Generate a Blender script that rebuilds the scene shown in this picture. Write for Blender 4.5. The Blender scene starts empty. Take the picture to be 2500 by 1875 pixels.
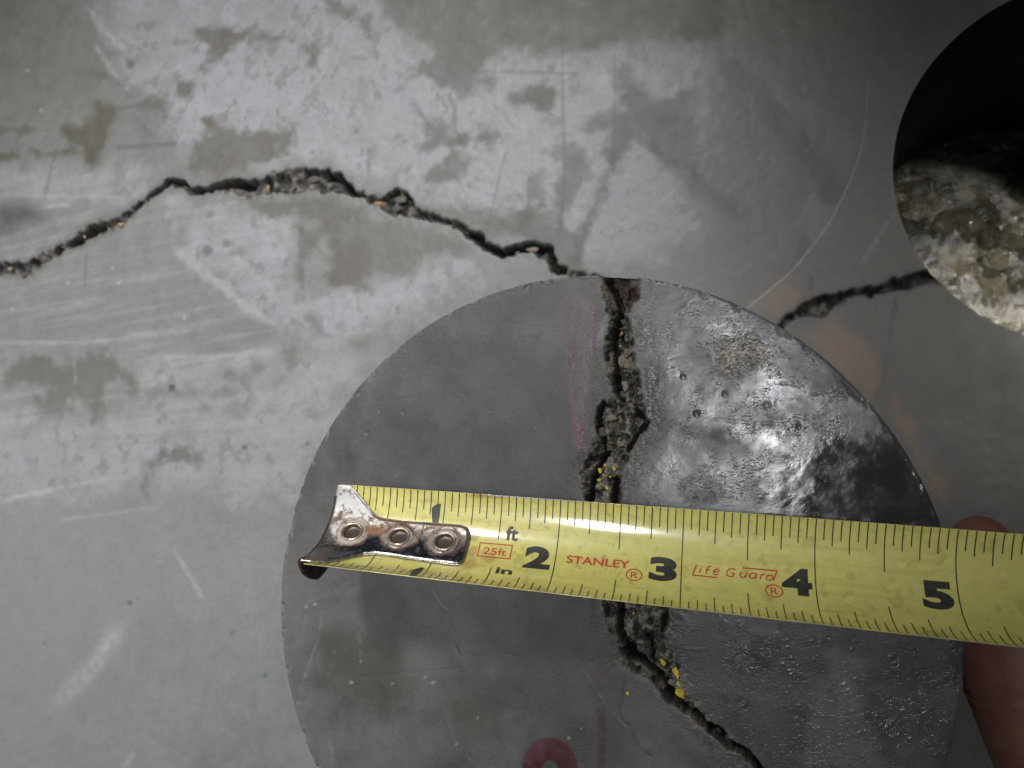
import bpy, bmesh, math, random
import numpy as np
from mathutils import Vector, Matrix
random.seed(4)
RNG = np.random.default_rng(11)
scene = bpy.context.scene

# ------------------------------------------------------------------ camera
W, H, F = 2500.0, 1875.0, 1962.0           # photograph frame and its focal length in pixels
CXP, CYP = W / 2, H / 2
HC = 0.36                                  # camera height above the slab
ZTOP = 0.184                               # top face of the core
_n = np.array([.3099, .108, 1.0]); _n /= np.linalg.norm(_n)
ZC = -_n
XC = np.array([1.0, 0, 0]); XC = XC - (XC @ ZC) * ZC; XC /= np.linalg.norm(XC)
YC = np.cross(ZC, XC)
RWC = np.c_[XC, YC, ZC]                    # world -> camera (x right, y down, z forward)
cd = bpy.data.cameras.new("camera"); cam = bpy.data.objects.new("camera", cd)
scene.collection.objects.link(cam); scene.camera = cam
r0, r1, r2 = RWC[0], -RWC[1], -RWC[2]
cam.matrix_world = Matrix(((r0[0], r1[0], r2[0], 0), (r0[1], r1[1], r2[1], 0), (r0[2], r1[2], r2[2], HC), (0, 0, 0, 1)))
cd.sensor_width = 36.0; cd.lens = 36.0 * F / W; cd.clip_start = 0.01; cd.clip_end = 20
cd.dof.use_dof = True; cd.dof.focus_distance = 0.172; cd.dof.aperture_fstop = 29.0

# ------------------------------------------------------------------ light and exposure
world = bpy.data.worlds.new("World"); scene.world = world; world.use_nodes = True
bg = world.node_tree.nodes["Background"]; bg.inputs[0].default_value = (.88, .94, 1.0, 1); bg.inputs[1].default_value = 0.07
def area(name, loc, target, sx, sy, power, col, spread=180):
    d = bpy.data.lights.new(name, 'AREA'); d.shape = 'RECTANGLE'; d.size = sx; d.size_y = sy
    d.energy = power; d.color = col; d.spread = math.radians(spread)
    o = bpy.data.objects.new(name, d); scene.collection.objects.link(o)
    o.location = loc
    o.rotation_euler = (Vector(target) - Vector(loc)).to_track_quat('-Z', 'Y').to_euler()
    return o
def spot(name, loc, target, radius, power, col, half_deg, blend):
    d = bpy.data.lights.new(name, 'SPOT'); d.energy = power; d.color = col; d.shadow_soft_size = radius
    d.spot_size = math.radians(2 * half_deg); d.spot_blend = blend
    o = bpy.data.objects.new(name, d); scene.collection.objects.link(o); o.location = loc
    o.rotation_euler = (Vector(target) - Vector(loc)).to_track_quat('-Z', 'Y').to_euler()
    return o
spot("overhead_lamp", (-.13, .09, 1.40), (-.305, .04, .10), .18, 50.0, (.95, .975, 1.0), 12.0, .25)  # cone cut so its edge stands in for the phone's shadow
spot("key_lamp", (-.34, .80, 1.20), (-.322, .08, .08), .15, 94.0, (1.0, .985, .97), 12.2, .15)  # cone edge set to end the light where phone and hand would shade
spot("hole_fill", (.62, .27, 1.65), (.170, .06, -.05), .08, 66.0, (1.0, .96, .90), 3.7, .8)  # added fill aimed into the hole to brighten the rubble
area("window", (-1.15, -.15, .75), (-.36, -.0, .02), .9, .7, 1.0, (.93, .97, 1.0), 80)
scene.view_settings.view_transform = 'Standard'; scene.view_settings.look = 'None'
scene.view_settings.exposure = 0.0; scene.view_settings.gamma = 1.0
try: scene.cycles.use_denoising = True
except Exception: pass

# ------------------------------------------------------------------ helpers
def rays_to_plane(px, z):
    px = np.asarray(px, float).reshape(-1, 2)
    d = np.c_[(px[:, 0] - CXP) / F, (px[:, 1] - CYP) / F, np.ones(len(px))] @ RWC
    k = (z - HC) / d[:, 2]
    return np.c_[d[:, 0] * k, d[:, 1] * k]
def at(x, y, z):
    a = rays_to_plane([(x, y)], z)[0]
    return Vector((a[0], a[1], z))
def photo_xy(P):                            # where a point of a surface was traced on the photograph
    Q = (np.asarray(P) - np.array([0, 0, HC])) @ RWC.T
    return CXP + F * Q[:, 0] / Q[:, 2], CYP + F * Q[:, 1] / Q[:, 2]
def sm(a, b, x):
    t = np.clip((x - a) / (b - a), 0, 1); return t * t * (3 - 2 * t)
_T = RNG.random((256, 256))
def vn(x, y, s=0):
    x = x + s * 17.31; y = y + s * 9.77
    xi = np.floor(x).astype(np.int64); yi = np.floor(y).astype(np.int64)
    u = x - xi; v = y - yi; u = u * u * (3 - 2 * u); v = v * v * (3 - 2 * v)
    a = _T[xi & 255, yi & 255]; b = _T[(xi + 1) & 255, yi & 255]
    c = _T[xi & 255, (yi + 1) & 255]; d = _T[(xi + 1) & 255, (yi + 1) & 255]
    return (a * (1 - u) + b * u) * (1 - v) + (c * (1 - u) + d * u) * v
def fbm(x, y, s=0, o=5, g=.5):
    r = 0; a = 1; t = 0
    for i in range(o):
        r = r + a * vn(x, y, s + i * 3); t += a; a *= g; x = x * 2.03; y = y * 2.03
    return r / t
def sd_poly(x, y, P, pad=60):
    """signed distance (inside negative) to polygon P; far points get +pad"""
    P = np.asarray(P, float); out = np.full(x.shape, float(pad))
    m = (x > P[:, 0].min() - pad) & (x < P[:, 0].max() + pad) & (y > P[:, 1].min() - pad) & (y < P[:, 1].max() + pad)
    if not m.any(): return out
    px, py = x[m], y[m]; d2 = np.full(px.shape, 1e18); ins = np.zeros(px.shape, bool)
    n = len(P)
    for i in range(n):
        ax, ay = P[i]; bx, by = P[(i + 1) % n]; ex, ey = bx - ax, by - ay
        L = ex * ex + ey * ey + 1e-12
        t = np.clip(((px - ax) * ex + (py - ay) * ey) / L, 0, 1)
        d2 = np.minimum(d2, (px - ax - t * ex) ** 2 + (py - ay - t * ey) ** 2)
        c = ((ay > py) != (by > py))
        if abs(ey) > 1e-12: ins ^= c & (px < (bx - ax) * (py - ay) / ey + ax)
    d = np.sqrt(d2); out[m] = np.minimum(np.where(ins, -d, d), pad)
    return out
def d_line(x, y, P, pad=60, taper=False):
    P = np.asarray(P, float); out = np.full(x.shape, float(pad)); tt = np.zeros(x.shape)
    m = (x > P[:, 0].min() - pad) & (x < P[:, 0].max() + pad) & (y > P[:, 1].min() - pad) & (y < P[:, 1].max() + pad)
    if not m.any(): return (out, tt) if taper else out
    px, py = x[m], y[m]; d = np.full(px.shape, float(pad)); q = np.zeros(px.shape)
    for i in range(len(P) - 1):
        ax, ay = P[i]; bx, by = P[i + 1]; ex, ey = bx - ax, by - ay
        t = np.clip(((px - ax) * ex + (py - ay) * ey) / (ex * ex + ey * ey + 1e-12), 0, 1)
        dd = np.hypot(px - ax - t * ex, py - ay - t * ey); k = dd < d
        q = np.where(k, (i + t) / (len(P) - 1), q); d = np.where(k, dd, d)
    out[m] = d; tt[m] = q
    return (out, tt) if taper else out
def R(ox, oy, k, L): return [(ox + k * a, oy + k * b) for a, b in L]

def mesh_np(name, V, Fq, mat, parent=None, smooth=True, attrs=None, tris=None):
    me = bpy.data.meshes.new(name)
    V = np.asarray(V, np.float32); Fq = np.asarray(Fq, np.int32).reshape(-1, 4)
    T = np.zeros((0, 3), np.int32) if tris is None else np.asarray(tris, np.int32).reshape(-1, 3)
    nl = Fq.size + T.size; nf = len(Fq) + len(T)
    me.vertices.add(len(V)); me.vertices.foreach_set("co", V.ravel())
    me.loops.add(nl); me.loops.foreach_set("vertex_index", np.concatenate([Fq.ravel(), T.ravel()]))
    me.polygons.add(nf)
    st = np.concatenate([np.arange(len(Fq)) * 4, Fq.size + np.arange(len(T)) * 3]).astype(np.int32)
    me.polygons.foreach_set("loop_start", st)
    me.update(calc_edges=True); me.validate()
    me.polygons.foreach_set("use_smooth", np.full(len(me.polygons), smooth))
    for k, v in (attrs or {}).items():
        v = np.asarray(v, np.float32)
        if v.ndim == 1:
            a = me.attributes.new(k, 'FLOAT', 'POINT'); a.data.foreach_set("value", v)
        else:
            a = me.attributes.new(k, 'FLOAT_COLOR', 'POINT')
            a.data.foreach_set("color", np.c_[v, np.ones(len(v))].astype(np.float32).ravel())
    me.materials.append(mat)
    return link(name, me, parent)
def link(name, me, parent=None):
    o = bpy.data.objects.new(name, me); scene.collection.objects.link(o)
    if parent: o.parent = parent
    return o
def tag(o, label=None, cat=None, group=None, kind=None):
    if label: o["label"] = label
    if cat: o["category"] = cat
    if group: o["group"] = group
    if kind: o["kind"] = kind
    return o
def empty(name, loc=(0, 0, 0)):
    o = bpy.data.objects.new(name, None); scene.collection.objects.link(o); o.location = loc
    o.empty_display_size = .01
    return o
def compact(V, Fq, arrs):
    used = np.zeros(len(V), bool); used[Fq.ravel()] = True
    idx = np.cumsum(used) - 1
    return V[used], idx[Fq], [a[used] for a in arrs]
def grid_faces(nx, ny):
    i, j = np.meshgrid(np.arange(nx - 1), np.arange(ny - 1), indexing='ij')
    a = (i * ny + j).ravel()
    return np.c_[a, a + ny, a + ny + 1, a + 1]
def boundary(Fq):
    E = np.concatenate([Fq[:, [0, 1]], Fq[:, [1, 2]], Fq[:, [2, 3]], Fq[:, [3, 0]]])
    E = E[E[:, 0] != E[:, 1]]
    key = np.sort(E, 1); u, i, c = np.unique(key, axis=0, return_index=True, return_counts=True)
    return E[i[c == 1]]

# ---- node helpers
def mat_new(name):
    m = bpy.data.materials.new(name); m.use_nodes = True
    nt = m.node_tree; b = nt.nodes["Principled BSDF"]
    return m, nt, b
def N(nt, t, **kw):
    n = nt.nodes.new(t)
    for k, v in kw.items(): setattr(n, k, v)
    return n
def attr(nt, name): return N(nt, 'ShaderNodeAttribute', attribute_name=name)
def noise(nt, scale, detail=6, rough=.6, coord=None, dim='3D'):
    n = N(nt, 'ShaderNodeTexNoise'); n.inputs['Scale'].default_value = scale
    n.inputs['Detail'].default_value = detail; n.inputs['Roughness'].default_value = rough
    if coord is not None: nt.links.new(coord, n.inputs['Vector'])
    return n
def maprange(nt, src, a, b, c, d):
    n = N(nt, 'ShaderNodeMapRange'); nt.links.new(src, n.inputs[0])
    for i, v in enumerate((a, b, c, d)): n.inputs[1 + i].default_value = v
    return n.outputs[0]
def math_n(nt, op, a, b=None):
    n = N(nt, 'ShaderNodeMath', operation=op)
    for i, v in enumerate((a, b)):
        if v is None: continue
        if hasattr(v, 'node'): nt.links.new(v, n.inputs[i])
        else: n.inputs[i].default_value = v
    return n.outputs[0]
def mixc(nt, fac, a, b, mode='MIX'):
    n = N(nt, 'ShaderNodeMix', data_type='RGBA', blend_type=mode)
    for s, v in ((n.inputs[0], fac), (n.inputs[6], a), (n.inputs[7], b)):
        if hasattr(v, 'node'): nt.links.new(v, s)
        else: s.default_value = v if not isinstance(v, tuple) else (*v, 1)[:4]
    return n.outputs[2]
def bump(nt, b, h, strength, dist, prev=None):
    n = N(nt, 'ShaderNodeBump'); n.inputs['Distance'].default_value = dist
    if hasattr(strength, 'node'): nt.links.new(strength, n.inputs['Strength'])
    else: n.inputs['Strength'].default_value = strength
    nt.links.new(h, n.inputs['Height'])
    if prev is not None: nt.links.new(prev, n.inputs['Normal'])
    nt.links.new(n.outputs[0], b.inputs['Normal'])
    return n.outputs[0]
def objc(nt): return N(nt, 'ShaderNodeTexCoord').outputs['Object']

# ------------------------------------------------------------------ materials
def m_slab():
    m, nt, b = mat_new("polished_concrete"); o = objc(nt); c = attr(nt, "tone"); g = attr(nt, "gloss"); p = attr(nt, "grit")
    n1 = noise(nt, 700, 4, .7, o); n2 = noise(nt, 90, 6, .65, o)
    v = math_n(nt, 'MULTIPLY', maprange(nt, n1.outputs[0], .3, .7, .90, 1.10), maprange(nt, n2.outputs[0], .25, .75, .88, 1.12))
    comb = N(nt, 'ShaderNodeCombineColor'); [nt.links.new(v, comb.inputs[i]) for i in range(3)]
    nt.links.new(mixc(nt, 1.0, c.outputs['Color'], comb.outputs[0], 'MULTIPLY'), b.inputs['Base Color'])
    nt.links.new(math_n(nt, 'ADD', g.outputs['Fac'], maprange(nt, n2.outputs[0], .3, .7, -.05, .05)), b.inputs['Roughness'])
    pr = bump(nt, b, n2.outputs[0], .12, .0006)
    n3 = noise(nt, 1100, 2, .5, o)
    bump(nt, b, maprange(nt, n3.outputs[0], .32, .46, 0, 1), p.outputs['Fac'], .0005, pr)
    return m
def m_core():
    m, nt, b = mat_new("cut_concrete"); o = objc(nt); c = attr(nt, "tone"); g = attr(nt, "gloss"); p = attr(nt, "grit")
    n1 = noise(nt, 1600, 4, .7, o); n2 = noise(nt, 160, 6, .65, o)
    v = math_n(nt, 'MULTIPLY', maprange(nt, n1.outputs[0], .3, .7, .86, 1.14), maprange(nt, n2.outputs[0], .25, .75, .84, 1.16))
    comb = N(nt, 'ShaderNodeCombineColor'); [nt.links.new(v, comb.inputs[i]) for i in range(3)]
    nt.links.new(mixc(nt, 1.0, c.outputs['Color'], comb.outputs[0], 'MULTIPLY'), b.inputs['Base Color'])
    nt.links.new(math_n(nt, 'ADD', g.outputs['Fac'], maprange(nt, n2.outputs[0], .3, .7, -.08, .08)), b.inputs['Roughness'])
    pr = bump(nt, b, n2.outputs[0], .10, .0005)
    mp = N(nt, 'ShaderNodeMapping'); nt.links.new(o, mp.inputs[0]); mp.inputs['Rotation'].default_value = (0, 0, -.75); mp.inputs['Scale'].default_value = (.8, 1.5, 1)
    n3 = noise(nt, 1300, 2, .5, mp.outputs[0]); n4 = noise(nt, 3200, 2, .5, mp.outputs[0])
    pit = math_n(nt, 'MULTIPLY', maprange(nt, n3.outputs[0], .30, .44, 0, 1), maprange(nt, n4.outputs[0], .30, .42, .5, 1))
    pr = bump(nt, b, n4.outputs[0], math_n(nt, 'MULTIPLY', p.outputs['Fac'], .45), .0003, pr)
    bump(nt, b, pit, p.outputs['Fac'], .0005, pr)
    dark = math_n(nt, 'MULTIPLY', math_n(nt, 'SUBTRACT', 1.0, pit), math_n(nt, 'MINIMUM', p.outputs['Fac'], .6))
    b0 = b.inputs['Base Color'].links[0].from_socket
    nt.links.new(mixc(nt, dark, b0, (.035, .033, .032)), b.inputs['Base Color'])
    return m
def m_simple(name, col, rough=.5, metal=0.0, var=.25, scale=400, bmp=.2, bd=.0005, coat=0, spec=.5):
    m, nt, b = mat_new(name); o = objc(nt); n = noise(nt, scale, 5, .65, o)
    lo = tuple(max(0, x * (1 - var)) for x in col); hi = tuple(x * (1 + var) for x in col)
    nt.links.new(mixc(nt, maprange(nt, n.outputs[0], .3, .7, 0, 1), lo, hi), b.inputs['Base Color'])
    b.inputs['Roughness'].default_value = rough; b.inputs['Metallic'].default_value = metal
    b.inputs['Specular IOR Level'].default_value = spec
    b.inputs['Coat Weight'].default_value = coat; b.inputs['Coat Roughness'].default_value = .12
    if bmp: bump(nt, b, n.outputs[0], bmp, bd)
    return m
def m_attr(name, rough=.35, metal_attr=False, coat=0.0, bscale=500, bs=.05):
    m, nt, b = mat_new(name); o = objc(nt); c = attr(nt, "tone"); g = attr(nt, "gloss")
    n = noise(nt, bscale, 5, .65, o)
    v = maprange(nt, n.outputs[0], .3, .7, .93, 1.07)
    comb = N(nt, 'ShaderNodeCombineColor'); [nt.links.new(v, comb.inputs[i]) for i in range(3)]
    nt.links.new(mixc(nt, 1.0, c.outputs['Color'], comb.outputs[0], 'MULTIPLY'), b.inputs['Base Color'])
    nt.links.new(math_n(nt, 'ADD', g.outputs['Fac'], maprange(nt, n.outputs[0], .3, .7, -.05, .05)), b.inputs['Roughness'])
    if metal_attr: nt.links.new(attr(nt, "metal").outputs['Fac'], b.inputs['Metallic'])
    b.inputs['Coat Weight'].default_value = coat; b.inputs['Coat Roughness'].default_value = .10
    bump(nt, b, n.outputs[0], bs, .0004)
    return m
M_SLAB, M_CORE = m_slab(), m_core()
M_TAPE = m_attr("yellow_blade_enamel", coat=1.0)
M_HOOK = m_attr("worn_plated_steel", metal_attr=True, bscale=900, bs=.12)
M_INK = m_simple("black_print", (.035, .035, .03), .45, var=.35, scale=1500, bmp=0)
M_INK2 = m_simple("grey_black_numeral_print", (.045, .045, .035), .45, var=.5, scale=1200, bmp=0)
M_RED = m_simple("red_print", (.62, .075, .035), .45, var=.15, scale=1500, bmp=0)
M_PEB = m_simple("pebble_stone", (.075, .066, .054), .55, var=.4, scale=700, bmp=.4)
M_TAN = m_simple("tan_pebble", (.22, .175, .125), .55, var=.35, scale=700, bmp=.4)
M_YEL = m_simple("yellow_paint_chip", (.60, .45, .045), .5, var=.4, scale=900, bmp=.4)
M_ORG = m_simple("orange_fleck", (.27, .15, .065), .6, var=.3, scale=700, bmp=.3)

# ================================================================== THE SLAB
HOLE_R = 0.0764
hc = rays_to_plane([(CXP + F * .7386, CYP + F * -.282)], 0)[0]
K1 = .4219
ra = lambda L: R(0, 0, K1, L)
rb = lambda L: R(800, 0, K1, L)
rc = lambda L: R(1500, 0, .4822, L)
rd = lambda L: R(0, 600, K1, L)
re_ = lambda L: R(0, 1200, .4069, L)
rf = lambda L: R(1500, 650, .4069, L)
SLAB_CRACK = ra([(-60, 1525), (0, 1512), (140, 1512), (300, 1440), (420, 1372), (520, 1292), (700, 1240), (760, 1190), (860, 1120), (960, 1042), (1040, 1020), (1075, 1068), (1180, 1085), (1280, 1036), (1420, 1038), (1530, 1022), (1640, 982), (1740, 962), (1900, 970), (1960, 1010), (2030, 1090)]) + \
    rb([(280, 1140), (330, 1132), (400, 1087), (440, 1095), (500, 1190), (600, 1230), (720, 1270), (830, 1330), (910, 1350), (935, 1402), (1060, 1432), (1110, 1407), (1270, 1420), (1300, 1480), (1320, 1530), (1440, 1562), (1560, 1600), (1700, 1640), (1700, 1700), (1560, 1640), (1440, 1598), (1320, 1592), (1285, 1560), (1262, 1500), (1180, 1462), (1080, 1475), (1010, 1497), (880, 1432), (800, 1372), (740, 1322), (620, 1285), (500, 1252), (360, 1242), (330, 1212), (200, 1152)]) + \
    ra([(2050, 1112), (1970, 1112), (1800, 1108), (1560, 1130), (1430, 1150), (1330, 1112), (1240, 1102), (1110, 1137), (1040, 1092), (950, 1092), (870, 1152), (780, 1242), (700, 1322), (560, 1372), (400, 1452), (250, 1532), (150, 1612), (80, 1592), (-60, 1600)])
SLAB_CRACK_R = rc([(760, 1690), (830, 1640), (900, 1590), (950, 1545), (1050, 1492), (1150, 1492), (1200, 1462), (1330, 1450), (1450, 1402), (1600, 1370), (1680, 1352), (1720, 1430), (1600, 1422), (1450, 1460), (1350, 1488), (1230, 1490), (1120, 1540), (1060, 1598), (930, 1602), (860, 1652), (780, 1720)])

def build_slab():
    c = rays_to_plane([(0, 0), (2500, 0), (2500, 1875), (0, 1875)], 0)
    x0, x1, y0, y1 = c[:, 0].min() - .02, c[:, 0].max() + .02, c[:, 1].min() - .02, c[:, 1].max() + .02
    st = .00072
    far = np.array([.004, .01, .02, .035, .06, .1, .16, .25, .4, .6, .9])
    xs = np.concatenate([(x0 - far)[::-1], np.arange(x0, x1, st), x1 + far])
    ys = np.concatenate([(y0 - far)[::-1], np.arange(y0, y1, st), y1 + far])
    X, Y = np.meshgrid(xs, ys, indexing='ij'); nx, ny = X.shape
    V = np.c_[X.ravel(), Y.ravel(), np.zeros(X.size)]
    Fq = grid_faces(nx, ny)
    d = V[:, :2] - hc; r = np.hypot(d[:, 0], d[:, 1]); out = r >= HOLE_R
    cnt = out[Fq].sum(1); keep = cnt > 0
    mv = np.zeros(len(V), bool); mv[Fq[keep].ravel()] = True; mv &= ~out
    ang = np.arctan2(d[:, 1], d[:, 0])
    V[mv, 0] = hc[0] + np.cos(ang[mv]) * HOLE_R; V[mv, 1] = hc[1] + np.sin(ang[mv]) * HOLE_R
    V, Fq, (r,) = compact(V, Fq[keep], [r])
    px, py = photo_xy(V)
    px = np.clip(px, -9e3, 9e3); py = np.clip(py, -9e3, 9e3)
    inview = sm(-1100, -200, px) * sm(3900, 2700, px) * sm(-1100, -200, py) * sm(3000, 2100, py)   # the traced wear fades out beyond the traced area
    wx, wy = V[:, 0] * 1000, V[:, 1] * 1000      # mm
    big = fbm(wx / 60, wy / 60, 1, 5); med = fbm(wx / 14, wy / 14, 2, 5, .6); fin = fbm(wx / 3.5, wy / 3.5, 3, 4, .6)
    jig = (fbm(wx / 9, wy / 9, 5, 5, .62) - .5) * 74
    jig2 = (fbm(wx / 4, wy / 4, 6, 4, .65) - .5) * 40
    mott = fbm(wx / 4.5, wy / 4.5, 14, 3, .6); streak = fbm(wx / 55 + wy / 260, wy / 2.4 - wx / 26, 8, 4, .6)     # long brushed strokes
    vstr = fbm(wx / 2.0, wy / 30, 9, 4, .6)
    base = np.array([.211, .218, .204])[None, :] * (0.78 + .42 * big + .16 * (med - .5) + .16 * (mott - .5))[:, None]
    col = base.copy()
    rough = .46 + .10 * (med - .5)
    grit = np.zeros(len(V))
    def lay(mask, c, k=1.0):
        nonlocal col
        a = np.clip(mask * k, 0, 1)[:, None]; col = col * (1 - a) + np.asarray(c)[None, :] * a
    # dull brown-grey towards the right of the traced area
    right = sm(1650, 1850, px + jig * 2.5) * inview
    lay(right, (.205, .194, .172), .8)
    # worn pale patches -------------------------------------------------
    worn = [
        [(215, -60), (860, -60), (1000, 70), (1020, 110), (1250, 150), (1560, 95), (1720, 110), (1725, 200), (1690, 330), (1640, 400), (1700, 500), (1712, 560), (1600, 640), (1440, 645), (1280, 590), (1100, 500), (900, 440), (700, 410), (500, 405), (425, 330), (400, 290), (300, 180), (230, 60)],
        [(400, 480), (560, 490), (640, 510), (720, 540), (720, 600), (700, 690), (860, 700), (1020, 640), (1180, 600), (1160, 680), (1040, 760), (900, 800), (800, 860), (720, 830), (640, 760), (540, 690), (450, 610)],
        [(330, 880), (620, 860), (800, 850), (900, 870), (840, 980), (760, 1130), (740, 1230), (300, 1190), (-60, 1260), (-60, 1000), (120, 1010), (340, 1000)],
        ra([(-60, 980), (330, 970), (760, 940), (860, 1010), (840, 1090), (700, 1180), (250, 1210), (-60, 1180)]),
        [(1440, 400), (1640, 380), (1700, 520), (1715, 560), (1600, 640), (1440, 640)],
    ]
    ks = (.85, .8, .6, .55, .8)
    wm = np.zeros(len(V))
    for P, k in zip(worn, ks):
        wm = np.maximum(wm, k * sm(34, -40, sd_poly(px, py, P, 120) + jig * 1.3 + (mott - .5) * 60))
    wm *= .80 + .30 * sm(.34, .62, med) + .15 * (streak - .5)
    lay(wm, (.345, .351, .372))
    # the left half is polished in long strokes
    lft = sm(900, 500, px) * sm(380, 470, py) * sm(1250, 1020, py) * inview
    lay(lft * sm(.48, .74, streak), (.33, .338, .345), .45)
    lay(lft * sm(.5, .3, streak), (.20, .205, .19), .25)
    low = sm(1150, 1300, py) * sm(900, 600, px) * inview
    lay(low * sm(.35, .65, fbm(wx / 25, wy / 25, 12, 4)), (.217, .225, .214), .8)
    # brown stains -----------------------------------------------------
    S = []
    for L in ([(1120, 160), (1340, 150), (1480, 150), (1500, 190), (1690, 200), (1680, 230), (1480, 250), (1380, 240), (1330, 280), (1290, 340), (1220, 400), (1180, 460), (1160, 440), (1200, 330), (1220, 280), (1130, 270)],
              [(1130, 660), (1280, 690), (1340, 720), (1480, 770), (1560, 740), (1690, 770), (1710, 830), (1640, 900), (1440, 950), (1330, 1000), (1240, 1040), (1080, 980), (1090, 900), (1130, 820), (1190, 760)],
              [(820, 590), (900, 555), (950, 560), (985, 610), (980, 670), (950, 690), (900, 650), (830, 625)],
              [(470, 455), (560, 420), (620, 405), (620, 440), (540, 465)],
              [(1030, 480), (1110, 500), (1110, 555), (1040, 540)],
              [(1740, 240), (1830, 240), (1830, 300), (1820, 330), (1820, 410), (1800, 410), (1800, 320), (1730, 290)],
              [(1420, 1150), (1960, 1140), (2133, 1180), (2133, 1330), (1990, 1290), (1960, 1370), (1830, 1300), (1700, 1240), (1500, 1250)],
              [(1700, 1290), (1850, 1310), (1800, 1440), (1755, 1620), (1720, 1620), (1740, 1430)],
              [(1960, 1400), (2133, 1360), (2133, 1659), (1880, 1659), (1920, 1480)],
              [(1870, -40), (2000, 40), (2133, 100), (2133, 200), (2050, 130), (1980, 90), (1890, 40)]): S.append((ra(L), 1.0))
    for L, k in (([(300, -60), (2300, -60), (2300, 240), (1900, 230), (1700, 250), (1450, 310), (1200, 310), (1050, 240), (960, 330), (850, 420), (960, 450), (900, 510), (860, 560), (700, 560), (650, 490), (500, 440), (480, 380), (620, 320), (600, 250), (420, 170), (310, 80)], .85),
              ([(500, 600), (560, 680), (690, 700), (720, 800), (600, 880), (520, 880), (580, 800)], .9),
              ([(1080, 560), (1130, 540), (1180, 500), (1310, 500), (1310, 620), (1290, 670), (1200, 620), (1100, 620)], 1),
              ([(750, 780), (870, 740), (1060, 760), (1050, 810), (860, 850), (770, 830)], 1),
              ([(720, 870), (840, 930), (830, 1020), (700, 1060), (560, 1070), (540, 1010), (620, 960)], .9),
              ([(1310, 850), (1480, 860), (1500, 920), (1450, 1100), (1340, 1300), (1320, 1250), (1340, 1000)], .8),
              ([(1200, 1000), (1250, 990), (1230, 1130), (1100, 1400), (1060, 1380), (1130, 1170)], .8),
              ([(1610, 400), (1740, 380), (1780, 480), (1900, 560), (2133, 500), (2133, 1000), (2050, 980), (1950, 900), (1780, 790), (1700, 900), (1640, 980), (1560, 880), (1650, 750), (1460, 760), (1530, 680), (1700, 600), (1650, 480)], .75),
              ([(1640, 920), (1640, 1060), (1560, 1200), (1520, 1320), (1450, 1520), (1430, 1500), (1490, 1300), (1560, 1080)], .9),
              ([(450, 1205), (900, 1210), (1250, 1210), (1440, 1380), (1480, 1560), (1300, 1500), (1100, 1400), (900, 1350), (700, 1260)], .85),
              ([(0, 1200), (300, 1250), (600, 1310), (800, 1400), (900, 1500), (700, 1460), (560, 1500), (480, 1600), (60, 1640), (0, 1600)], .8)): S.append((rb(L), k))
    for L, k in (([(20, 680), (180, 640), (350, 690), (380, 630), (660, 620), (690, 700), (790, 740), (800, 860), (760, 860), (700, 760), (620, 790), (620, 870), (640, 940), (540, 1030), (500, 920), (430, 830), (410, 960), (240, 990), (180, 880), (330, 820), (120, 790), (40, 830)], .85),
              ([(930, 1160), (1090, 1170), (1180, 1180), (1150, 1260), (960, 1260), (900, 1330), (850, 1440), (800, 1330), (850, 1240)], .9),
              ([(350, 1330), (410, 1330), (400, 1400), (350, 1410)], .7),
              ([(1320, 740), (1430, 740), (1480, 660), (1530, 680), (1500, 770), (1430, 820)], .6),
              ([(1640, 620), (1700, 570), (1740, 620), (1690, 720)], .8),
              ([(1780, 400), (1900, 450), (1880, 530), (1820, 520)], .8),
              ([(2030, 560), (2133, 540), (2133, 620), (2090, 600)], .8),
              ([(1110, 960), (1200, 920), (1240, 960), (1400, 900), (1460, 890), (1390, 1000), (1260, 1000)], .45),
              ([(800, 840), (1420, 830), (1400, 850), (900, 880)], .5)): S.append((rd(L), k))
    for P, k in S:
        mk = sm(15, -18, sd_poly(px, py, P, 70) + jig * .62 + (mott - .5) * 34) * k * (.88 + .5 * (med - .3))
        lay(mk, (.118, .107, .090), .93); rough = rough + .06 * mk
    olive = [ra([(560, 590), (680, 610), (680, 700), (640, 780), (600, 880), (580, 950), (540, 1000), (480, 960), (470, 850), (340, 800), (330, 740), (380, 700), (470, 720), (540, 660)]),
             ra([(-30, 730), (100, 725), (330, 740), (330, 775), (100, 775), (-30, 780)]), ra([(-30, 890), (110, 880), (110, 920), (-30, 930)]),
             ra([(170, 860), (240, 880), (330, 860), (440, 870), (460, 890), (330, 910), (220, 910)])]
    for P in olive:
        lay(sm(9, -14, sd_poly(px, py, P, 60) + jig * .5), (.088, .078, .050), .85)
    lay(sm(40, -50, sd_poly(px, py, ra([(-60, 1180), (130, 1160), (240, 1190), (250, 1270), (120, 1330), (-60, 1410)]), 80) + jig * .7), (.062, .062, .060), .9)
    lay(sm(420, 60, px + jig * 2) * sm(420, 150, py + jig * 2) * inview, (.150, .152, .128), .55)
    lay(sm(170, 40, py + jig * 1.5) * sm(950, 1100, px) * sm(2300, 1900, px) * inview, (.165, .155, .112), .5)
    # mottled small blotches through the worn area
    bl = sm(.60, .70, fbm(wx / 7, wy / 7, 21, 4, .6)) * sm(.25, .6, wm)
    lay(bl, (.17, .163, .15), .55)
    lay(sm(.60, .74, fbm(wx / 1.6, wy / 1.6, 23, 3, .6)) * inview, (.13, .125, .115), .22)
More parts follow.
